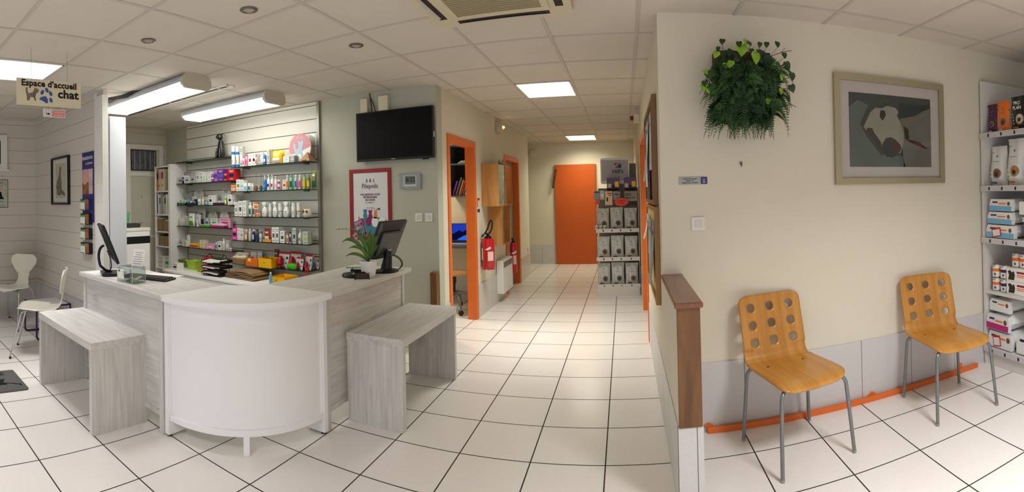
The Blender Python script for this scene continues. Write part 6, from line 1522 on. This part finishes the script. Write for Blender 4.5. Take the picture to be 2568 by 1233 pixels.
poster_card(-.33, -.275, 1.34, 1.465, 6.71, pal('lgrey'), 'pale narrow leaflet card on the corridor stand', [(.1, .9, .3, .6, pal('white'), 'picture')])
poster_card(-.262, -.160, 1.26, 1.455, 6.70, mat('card_peach', (222,196,160), .5), 'peach coloured card with red writing on the corridor stand', [(.35, .95, .80, .88, redink, 'printed_line'), (.5, .9, .68, .74, redink, 'printed_line'), (.2, .4, .28, .55, ink, 'drawing')])
poster_card(-.15, -.05, 1.33, 1.45, 6.73, pal('grey'), 'dark grey leaflet behind the red starburst', [(.2, .8, .6, .7, ink, 'printed_line')])
poster_card(.01, .188, 1.31, 1.447, 6.73, mat('card_taupe', (160,148,130), .5), 'taupe card with large black NO lettering on the corridor stand', [(.1, .85, .30, .36, ink, 'printed_line')])
text(None, 'NO', .05, (.065, 6.728, 1.40), ink, bold=.001, name='no_lettering')['category'] = 'lettering'
bpy.data.objects['no_lettering']['label'] = 'black NO letters on the taupe card of the corridor stand'
t = thing('starburst_sign', 'red-orange starburst price sign on the corridor stand', 'sign', (-.035, 6.66, 1.30))
pts = []
for k in range(36):
    a = 2*PI*k/36; r = 1 if k % 2 else .82; pts.append((.105*r*math.cos(a), .062*r*math.sin(a)))
MB().prism(pts, 0, .003, Mx).build('card', mat('starburst', (236,74,42), .5), t)
text(t, '1 ACHETÉ =', .024, (0, -.0008, .014), ink); text(t, '1 OFFERT', .022, (0, -.0008, -.014), ink)
MB().tube([(0, .004, -.0), (0, .06, -.06)], .003, 6).build('stem', clear, t)
t = thing('starburst_sign', 'small red sticker sign at the left edge of the corridor stand', 'sign', (-.37, 6.66, 1.30), 0)
MB().prism([(p[0]*.4, p[1]*.55) for p in pts], 0, .003, Mx @ Matrix.Rotation(.5, 4, 'Z')).build('card', MATS['starburst'], t)

# ================================================================ WAITING ROOM WALL (y = 2.82)
t = thing('phone_notice', 'small metal notice asking not to use mobile phones, with a blue square', 'notice', (.414, 2.82, 1.49))
MB().bb(-.086, .086, -.004, -.0005, -.023, .023, .001).build('plate', mat('notice_steel', (168,168,156), .35, metal=.6, noise=.15, scale=12), t)
MB().bb(.046, .0845, -.0052, -.004, -.020, .020).build('blue_square', mat('notice_blue', (40,46,130), .4), t)
for s, z in (('prière de ne pas', .012), ('utiliser de', 0), ('téléphone portable', -.012)): text(t, s, .0125, (-.020, -.0042, z), ink, bold=.0003)
MB().bb(.058, .072, -.006, -.0052, -.014, .010).build('phone_print', pal('lblue'), t)
b = MB()
for a in (.75, -.75): b.box((.065, -.0065, 0), (.032, .0008, .003), Matrix.Rotation(a, 3, 'Y'))
b.build('cross_print', redink, t)
t = thing('light_switch', 'single square light switch on the waiting room wall', 'light switch', (.438, 2.82, 1.233))
MB().bb(-.041, .041, -.010, -.0005, -.041, .041, .004).build('plate', white_paint, t)
MB().bb(-.023, .023, -.0125, -.010, -.023, .023, .001).build('rocker', MATS['switch_rocker'], t)
t = thing('wall_hook', 'tiny grey screw hook on the bare wall under the plant', 'hook', (.71, 2.82, 1.585))
MB().box((0, -.006, .005), (.012, .010, .016)).tube([(0, -.008, 0), (0, -.014, -.008), (0, -.010, -.018)], .003, 6).build('hook', mat('hook_grey', (96,92,84), .5), t)
# painting
t = thing('framed_painting', 'large silver-framed painting of a white dog head on a dark ground', 'framed painting', (1.779, 2.82, 1.812))
W_, H_ = .446, .364
MB().bb(-W_, W_, -.028, -.001, -H_, -H_+.042).bb(-W_, W_, -.028, -.001, H_-.042, H_).bb(-W_, -W_+.042, -.028, -.001, -H_+.042, H_-.042).bb(W_-.042, W_, -.028, -.001, -H_+.042, H_-.042).build('frame', mat('champagne_metal', (176,168,138), .38, metal=.55), t)
MB().bb(-W_+.04, W_-.04, -.012, -.001, -H_+.04, H_-.04).build('mount', mat('mount_pale', (208,198,190), .7), t)
g0 = -.0132
px0, px1, pz0, pz1 = -.337, .330, -.247, .247
def art(poly, m, y, nm='brush_shape'):
    return MB().prism([(px0+(px1-px0)*u, pz1-(pz1-pz0)*v) for u, v in poly], y, y+.0009, Mx).build(nm, m, t)
art([(0, 0), (1, 0), (1, 1), (0, 1)], mat('art_dark', (52,60,58), .6, noise=.15, scale=5), g0, 'painted_ground')
art([(0, .2), (.10, .10), (.22, .16), (.12, .42), (.20, .60), (.36, .84), (.62, .84), (.66, 1), (0, 1)], mat('art_grey_green', (92,102,98), .6, noise=.12, scale=6), g0-.001)
art([(.60, .32), (.80, .26), (.90, .18), (1, .14), (1, 1), (.64, 1), (.62, .70)], mat('art_warm_grey', (112,112,104), .6, noise=.15, scale=6), g0-.001)
art([(.30, .19), (.38, .19), (.44, .15), (.54, .17), (.58, .22), (.56, .28), (.60, .36), (.64, .50), (.64, .66), (.60, .80), (.50, .86), (.40, .84), (.36, .72), (.30, .60), (.20, .52), (.16, .46), (.20, .36), (.24, .26)], mat('art_cream', (150,148,132), .6, noise=.12, scale=7), g0-.002)
art([(.36, .22), (.41, .22), (.425, .28), (.40, .34), (.38, .36), (.35, .31)], ink, g0-.003)
art([(.42, .60), (.48, .585), (.54, .62), (.58, .70), (.57, .82), (.50, .87), (.42, .86), (.38, .80), (.37, .70)], mat('art_nose', (42,42,46), .5, noise=.2, scale=12), g0-.003)
art([(.54, .62), (.59, .68), (.61, .74), (.56, .83), (.53, .84)], mat('art_brown', (74,34,28), .5), g0-.0036)
art([(.20, .47), (.26, .47), (.28, .53), (.36, .66), (.38, .80), (.31, .66), (.23, .56), (.19, .52)], mat('art_shadow_brown', (54,48,40), .6), g0-.003)
art([(.64, .42), (.70, .46), (.71, .60), (.66, .60)], MATS['art_shadow_brown'], g0-.003)
art([(.66, .60), (.76, .62), (.86, .65), (.96, .74), (.88, .72), (.84, .70), (.74, .66)], MATS['art_brown'], g0-.003)
art([(.62, .36), (.86, .26), (1, .12), (1, .18), (.9, .26), (.72, .38), (.66, .42)], mat('art_ochre', (126,116,90), .6), g0-.003)
MB().bb(-W_+.042, W_-.042, -.0205, -.019, -H_+.042, H_-.042).build('glass', glass('picture_glass', (250,250,250), .0, .03), t)
# wall planter
t = thing('wall_planter', 'bushy green fern and ivy planter hanging on the waiting room wall', 'wall plant', (.715, 2.82, 2.02))
MB().bb(-.17, .17, -.09, -.001, -.175, .225, .004).build('planter_box', mat('dark_planter', (58,40,30), .6, noise=.2, scale=20), t)
rnd = random.Random(5)
fern_m = mat('fern_green', (30,62,30), .5, noise=.35, scale=14); fern_l = mat('fern_mid_green', (52,88,34), .5, noise=.3, scale=14)
def frond(b, base, tip, mid, w):
    P = bez([base, mid, tip], 24)
    for i in range(1, 24):
        p = P[i]; tn = (P[i+1]-P[i-1]).normalized(); side = tn.cross(Vector((rnd.uniform(-.2,.2), -1, rnd.uniform(-.1,.4)))).normalized(); nrm = side.cross(tn)
        ww = w*math.sin(PI*min(1, (i/24)**.6*.93+.04))*(1-.45*i/24)
        for s in (-1, 1):
            q = p + side*s*ww + tn*ww*.35 - nrm*.004*s; h = tn*ww*.34
            a = b.bm.verts.new(p-h*.5); c = b.bm.verts.new(p+side*s*ww*.55+h*1.3); e = b.bm.verts.new(q); g = b.bm.verts.new(p+side*s*ww*.5-h*.3)
            b.bm.faces.new([a, g, e, c])
    b.tube(P[::4]+[P[-1]], .0012, 4)
for grp_i, (n, mm) in enumerate(((95, fern_m), (60, fern_l))):
    b = MB()
    for k in range(n):
        a = rnd.uniform(-.25, PI+.25); bx_, bz_ = rnd.uniform(-.16, .16), rnd.uniform(-.20, .12)
        L = rnd.uniform(.14, .25)
        tx = bx_*.9 - .02 + L*math.cos(a)*.8; tz = bz_ - abs(L*math.sin(a))*1.2 - .04
        if k % 3 == 0: tz += rnd.uniform(.02, .12)
        tx = max(-.27, min(.26, tx)); tz = max(-.30, min(.22, tz))
        frond(b, Vector((bx_, -.09, bz_)), Vector((tx, -rnd.uniform(.10, .27), tz)), Vector(((bx_+tx)/2, -rnd.uniform(.20, .33), max(bz_, tz)+rnd.uniform(.0, .07))), rnd.uniform(.032, .058))
    b.build('fern_fronds', mm, t)
def heart(b, p, r, nz, up):
    nz = nz.normalized(); s = nz.cross(up).normalized(); u = s.cross(nz).normalized()
    out = [(0, -1.25), (.55, -.55), (.85, .1), (.62, .62), (.25, .70), (0, .48), (-.25, .70), (-.62, .62), (-.85, .1), (-.55, -.55)]
    c = b.bm.verts.new(p + nz*r*.12)
    vs_ = [b.bm.verts.new(p + s*x*r + u*y*r) for x, y in out]
    for i in range(len(vs_)): b.bm.faces.new([c, vs_[i], vs_[(i+1) % len(vs_)]])
def leaves(n, spots, r0, r1, mm, nm_):
    b = MB()
    for i in range(n):
        if spots and i < len(spots): x, z, r = spots[i]; y = -.24
        else:
            a = rnd.uniform(0, 2*PI); q = math.sqrt(rnd.uniform(.2, 1)); x = .21*q*math.cos(a); z = .06+.18*q*math.sin(a); r = rnd.uniform(r0, r1); y = -.10-.13*(1-q*q)-.03
        heart(b, Vector((x, y, z)), r, Vector((rnd.uniform(-.6,.6), -1, rnd.uniform(-.1,.6))), Vector((rnd.uniform(-.4,.4), 0, 1)))
    b.build(nm_, mm, t, smooth=False, solid=.0008)
leaves(80, [(-.155, .232, .022), (-.18, .19, .016), (.165, .235, .022), (.10, .228, .020), (.06, .225, .018), (.0, .228, .020), (-.06, .222, .022), (.22, .12, .030), (.25, .06, .030), (.245, -.01, .028), (.22, -.07, .022), (-.24, .05, .026), (-.26, .0, .022), (.205, .175, .022)], .014, .026, mat('ivy_leaf', (36,66,28), .35, noise=.4, scale=20), 'ivy_leaves')
leaves(12, [(-.045, .195, .042), (.035, .155, .040), (-.19, .16, .026), (-.25, .06, .022), (-.265, -.02, .024), (-.11, .11, .026), (.19, .05, .022), (.18, -.03, .022), (-.02, .235, .024), (-.24, -.04, .02), (.1, -.09, .02), (-.14, .10, .02)], .02, .03, mat('lime_leaf', (128,170,40), .4, noise=.25, scale=14), 'lime_leaves')
b = MB()
b.tube(bez([(.16, -.06, .20), (.20, -.08, .22), (.26, -.08, .245), (.31, -.08, .25)], 8), .0022, 5).tube([(.24, -.08, .235), (.265, -.09, .260)], .0015, 5)
for k in range(8):
    x = rnd.uniform(-.2, .25); b.tube(bez([(x*.6, -.1, .1), (x*1.1, -.2, .12), (x*1.2, -.16, -.05), (x*1.15, -.12, -.15)], 8), .0018, 5)
for (x, z) in ((-.155, .215), (-.18, .18), (.165, .215), (.10, .21), (.06, .21), (.0, .21), (-.06, .205), (.22, .11), (.25, .05), (.245, -.02), (.22, -.08), (.205, .16), (-.25, .05), (-.265, -.02)):
    b.tube(bez([(x*.7, -.08, z*.6), (x*.9, -.18, z*.8+.02), (x, -.238, z)], 5), .0016, 4)
b.build('stems', mat('plant_stem', (96,80,48), .7), t)
# orange batten on the floor along the wall
t = thing('orange_batten', 'orange painted wooden batten lying along the foot of the waiting room wall', 'batten', (1.47, 2.79, 0))
MB().bb(-1.01, 1.03, -.022, .004, 0, .032, .003).build('batten', orange, t)
MB().bb(.85, .89, .004, .030, 0, .062, .002).build('end_block', orange, t)
for x in (.10, -1.0): MB().prism([(-.03, .030), (.03, .030), (.010, .048), (-.010, .048)], 0, .010, Matrix.Translation((x, .006, 0)) @ Mx).build('lug', orange, t)

# ================================================================ PRODUCT SHELF AT THE RIGHT EDGE (front x = 2.60)
su = thing('product_shelf', 'white shop shelf unit with pet food at the right edge of the picture', 'shop shelf', (2.60, 2.20, 0))
MB().bb(.0, .50, .575, .60, 0, 2.25).build('side_panel', mat('shop_white', (220,216,210), .4), su); MB().bb(.0, .50, -.60, -.575, 0, 2.25).build('side_panel', MATS['shop_white'], su)
MB().bb(.48, .50, -.575, .575, 0, 2.25).build('back_panel', mat('shop_back', (200,196,188), .5), su)
MB().bb(.012, .48, -.575, .575, 0, .115).build('plinth', MATS['shop_white'], su)
for z in (1.835, 1.42, 1.01, .59, .145):
    MB().bb(.0, .48, -.575, .575, z-.022, z).build('shelf', MATS['shop_white'], su)
    if z != .59:
        p = MB().bb(-.012, .0, -.60, .60, z-.042, z+.002, .002).build('price_rail', mat('rail_grey', (206,204,206), .3), su)
        for y in (.50, .36, .22): MB().bb(-.0130, -.012, y-.008, y+.008, z-.034, z-.010).build('price_tag', ink, p)
MX = -PI/2
def shelf_bag(y0, y1, x, z, h, d, body, band, pic, label, cat='pet food bag'):
    return food_bag((x+d/2, (y0+y1)/2, z+.0008), y1-y0, d, h, label, cat, MX, body=body, band=band, pic=pic)
p = shelf_bag(2.662, 2.770, 2.63, 1.835, .225, .05, 'plum', 'offwhite', 'brown', 'purple treat pouch, left end of the top shop shelf', 'treat pouch')
p = shelf_bag(2.515, 2.655, 2.62, 1.835, .235, .05, 'orange', 'offwhite', 'brown', 'orange treat pouch on the top shop shelf', 'treat pouch')
p = shelf_bag(2.33, 2.505, 2.62, 1.835, .250, .06, 'black', 'orange', 'beige', 'black treat pouch reading PRO PLAN on the top shop shelf', 'treat pouch')
text(p, 'PRO', .035, (0, -.034, .195), inkw, bold=.0004); text(p, 'PLAN', .035, (0, -.034, .160), inkw, bold=.0004)
for nm_ in ('purple', ):
    pass
shelf_bag(2.590, 2.770, 2.63, 1.42, .31, .12, 'white', 'blue', 'brown', 'white dog food bag with a terrier picture, second shop shelf, left')
shelf_bag(2.39, 2.575, 2.62, 1.42, .355, .13, 'white', 'orange', 'amber', 'taller white dog food bag with a beagle picture, second shop shelf')
shelf_bag(2.18, 2.375, 2.62, 1.42, .30, .12, 'white', 'pink', 'brown', 'white bag cut off by the picture edge on the second shop shelf')
# lying packs
def lying_pack(y0, y1, x0, z, h, label, band, tagged=False, rz=0.0, d=.30):
    t = thing('flat_food_pack', label, 'pet food pack', (x0+d/2, (y0+y1)/2, z+.001), MX+rz, 'pet food packs lying in stacks on the shop shelf')
    w = y1-y0
    bm_ = mat('bag_white', (0,0,0), 0)
    def g(sx):
        return lambda u, v: ((u-.5)*w*(1-.10*abs(2*v-1)**3) , (v-.5)*d, h/2 + sx*h/2*(1-(2*u-1)**6)*(1-abs(2*v-1)**5)*(.97+.03*math.sin(9*u+5*v)))
    MB().grid(g(1), 16, 14).grid(g(-1), 16, 14).build('pack', bm_, t, smooth=True, merge=.001)
    MB().prism([(-w*.47, h*.06), (w*.47, h*.04), (w*.5, h*.5), (w*.47, h*.95), (-w*.40, h*.97), (-w*.47, h*.55)], -d/2-.012, -d/2+.02, Mx).build('front_fold', bm_, t)
    MB().prism([(-w*.46, h*.08), (w*.45, h*.06), (w*.46, h*.42), (-w*.46, h*.46)], -d/2-.0132, -d/2-.012, Mx).build('colour_band', pal(band), t)
    MB().prism(rrect(w*.22, h*.12, h*.05, 3, -w*.22, h*.72), -d/2-.0134, -d/2-.012, Mx).build('logo_oval', pal('navy'), t)
    MB().prism(rrect(w*.30, h*.10, h*.03, 3, w*.08, h*.62), -d/2-.0134, -d/2-.012, Mx).build('red_mark', pal('orange'), t)
    MB().prism(ell(w*.34, h*.62, h*.14, h*.16, 16), -d/2-.0136, -d/2-.012, Mx).build('animal_picture', mat('pic_brown', (0,0,0), 0), t)
    if tagged:
        MB().box((-w*.10, -d/2-.016, h*.45), (w*.30, .002, h*.62), Matrix.Rotation(-.15, 3, 'Y')).build('red_price_tag', redink, t)
        MB().box((-w*.10, -d/2-.0175, h*.42), (w*.24, .001, h*.44), Matrix.Rotation(-.15, 3, 'Y')).build('price_tag_face', pal('white'), t)
lying_pack(2.475, 2.735, 2.625, 1.218, .100, 'white and sky blue pack, topmost of the stack of three on the third shop shelf', 'lblue')
lying_pack(2.470, 2.755, 2.620, 1.118, .100, 'white and sky blue pack, middle of the stack of three on the third shop shelf', 'lblue')
lying_pack(2.445, 2.770, 2.615, 1.010, .108, 'white and sky blue pack with a red price tag, lowest of its stack', 'lblue', True)
p = shelf_bag(2.21, 2.425, 2.62, 1.01, .30, .12, 'navy', 'white', 'white', 'navy and white food bag beside the stacked sky blue packs')
text(p, 'z/d', .06, (-.03, -.064, .16), inkw, bold=.001)
MB().bb(-.10, .10, -.064, -.02, .19, .29, .01).build('white_top', mat('bag_white', (0,0,0), 0), p)
lying_pack(2.53, 2.768, 2.64, .425, .105, 'white bag with a blue oval, topmost of the stack on the bottom shop shelf', 'white')
lying_pack(2.515, 2.772, 2.605, .290, .125, 'white bag with a purple and red oval, middle of the bottom stack', 'magenta')
lying_pack(2.50, 2.770, 2.62, .146, .135, 'white dog food bag with a red price tag, lowest of the bottom stack', 'white', True)
lying_pack(2.20, 2.47, 2.625, .146, .16, 'white food bag cut off by the picture edge on the bottom shop shelf', 'white')
k = 0
for (y, z, c, l) in ((2.705, .59, 'orange', 'tin with an orange band, lower one at the left'), (2.705, .695, 'orange', 'tin with an orange band, upper one at the left'), (2.615, .59, 'plum', 'tin with a purple band, lower one'), (2.615, .695, 'plum', 'tin with a purple band, upper one'), (2.655, .59, 'grey', 'tin standing in the second row between the two stacks')):
    goods('tin', 2.665 if k < 4 else 2.76, y, z+(.001 if z > .6 else 0), .078, .078, .104, c, 'dgrey', l + ' of the shop shelf', 'food tin', rz=MX, group='food tins on the shop shelf'); k += 1
for (y, z, l) in ((2.43, .5905, 'lower'), (2.43, .690, 'upper')):
    t = thing('tin_multipack', 'printed carton of food tins with a dog picture, %s of two' % l, 'carton', (2.72, y, z+.0008), MX)
    MB().bb(-.13, .13, -.10, .10, 0, .098, .002).build('box', paper, t)
    MB().prism([(-.11, .012), (-.10, .05), (-.115, .075), (-.09, .085), (-.07, .07), (-.05, .08), (-.04, .05), (-.05, .012)], -.1012, -.10, Mx).build('dog_picture', mat('pic_dark', (50,40,34), .5), t)
    MB().bb(-.02, .11, -.1012, -.10, .066, .080).build('red_band', mat('deep_red', (140,30,44), .5), t)
    MB().bb(-.02, .07, -.1012, -.10, .050, .056).bb(-.02, .09, -.1012, -.10, .038, .043).build('printed_lines', pal('orange'), t)
    MB().bb(.09, .12, -.1013, -.10, .014, .040).build('blue_mark', pal('blue'), t)
for i, y in enumerate((2.52, 2.44)):
    goods('tin', 2.70, y, .790, .078, .078, .108, 'orange', 'dgrey', 'tin with an orange band standing on the upper tin carton, %s' % ('left one', 'right one'), 'food tin', rz=MX, group='food tins on the shop shelf') if False else goods('tin', 2.70, y, .790, .078, .078, .108, 'orange', 'dgrey', 'tin with an orange band standing on the upper tin carton, ' + ('left one', 'right one')[i], 'food tin', rz=MX, group='food tins on the shop shelf')
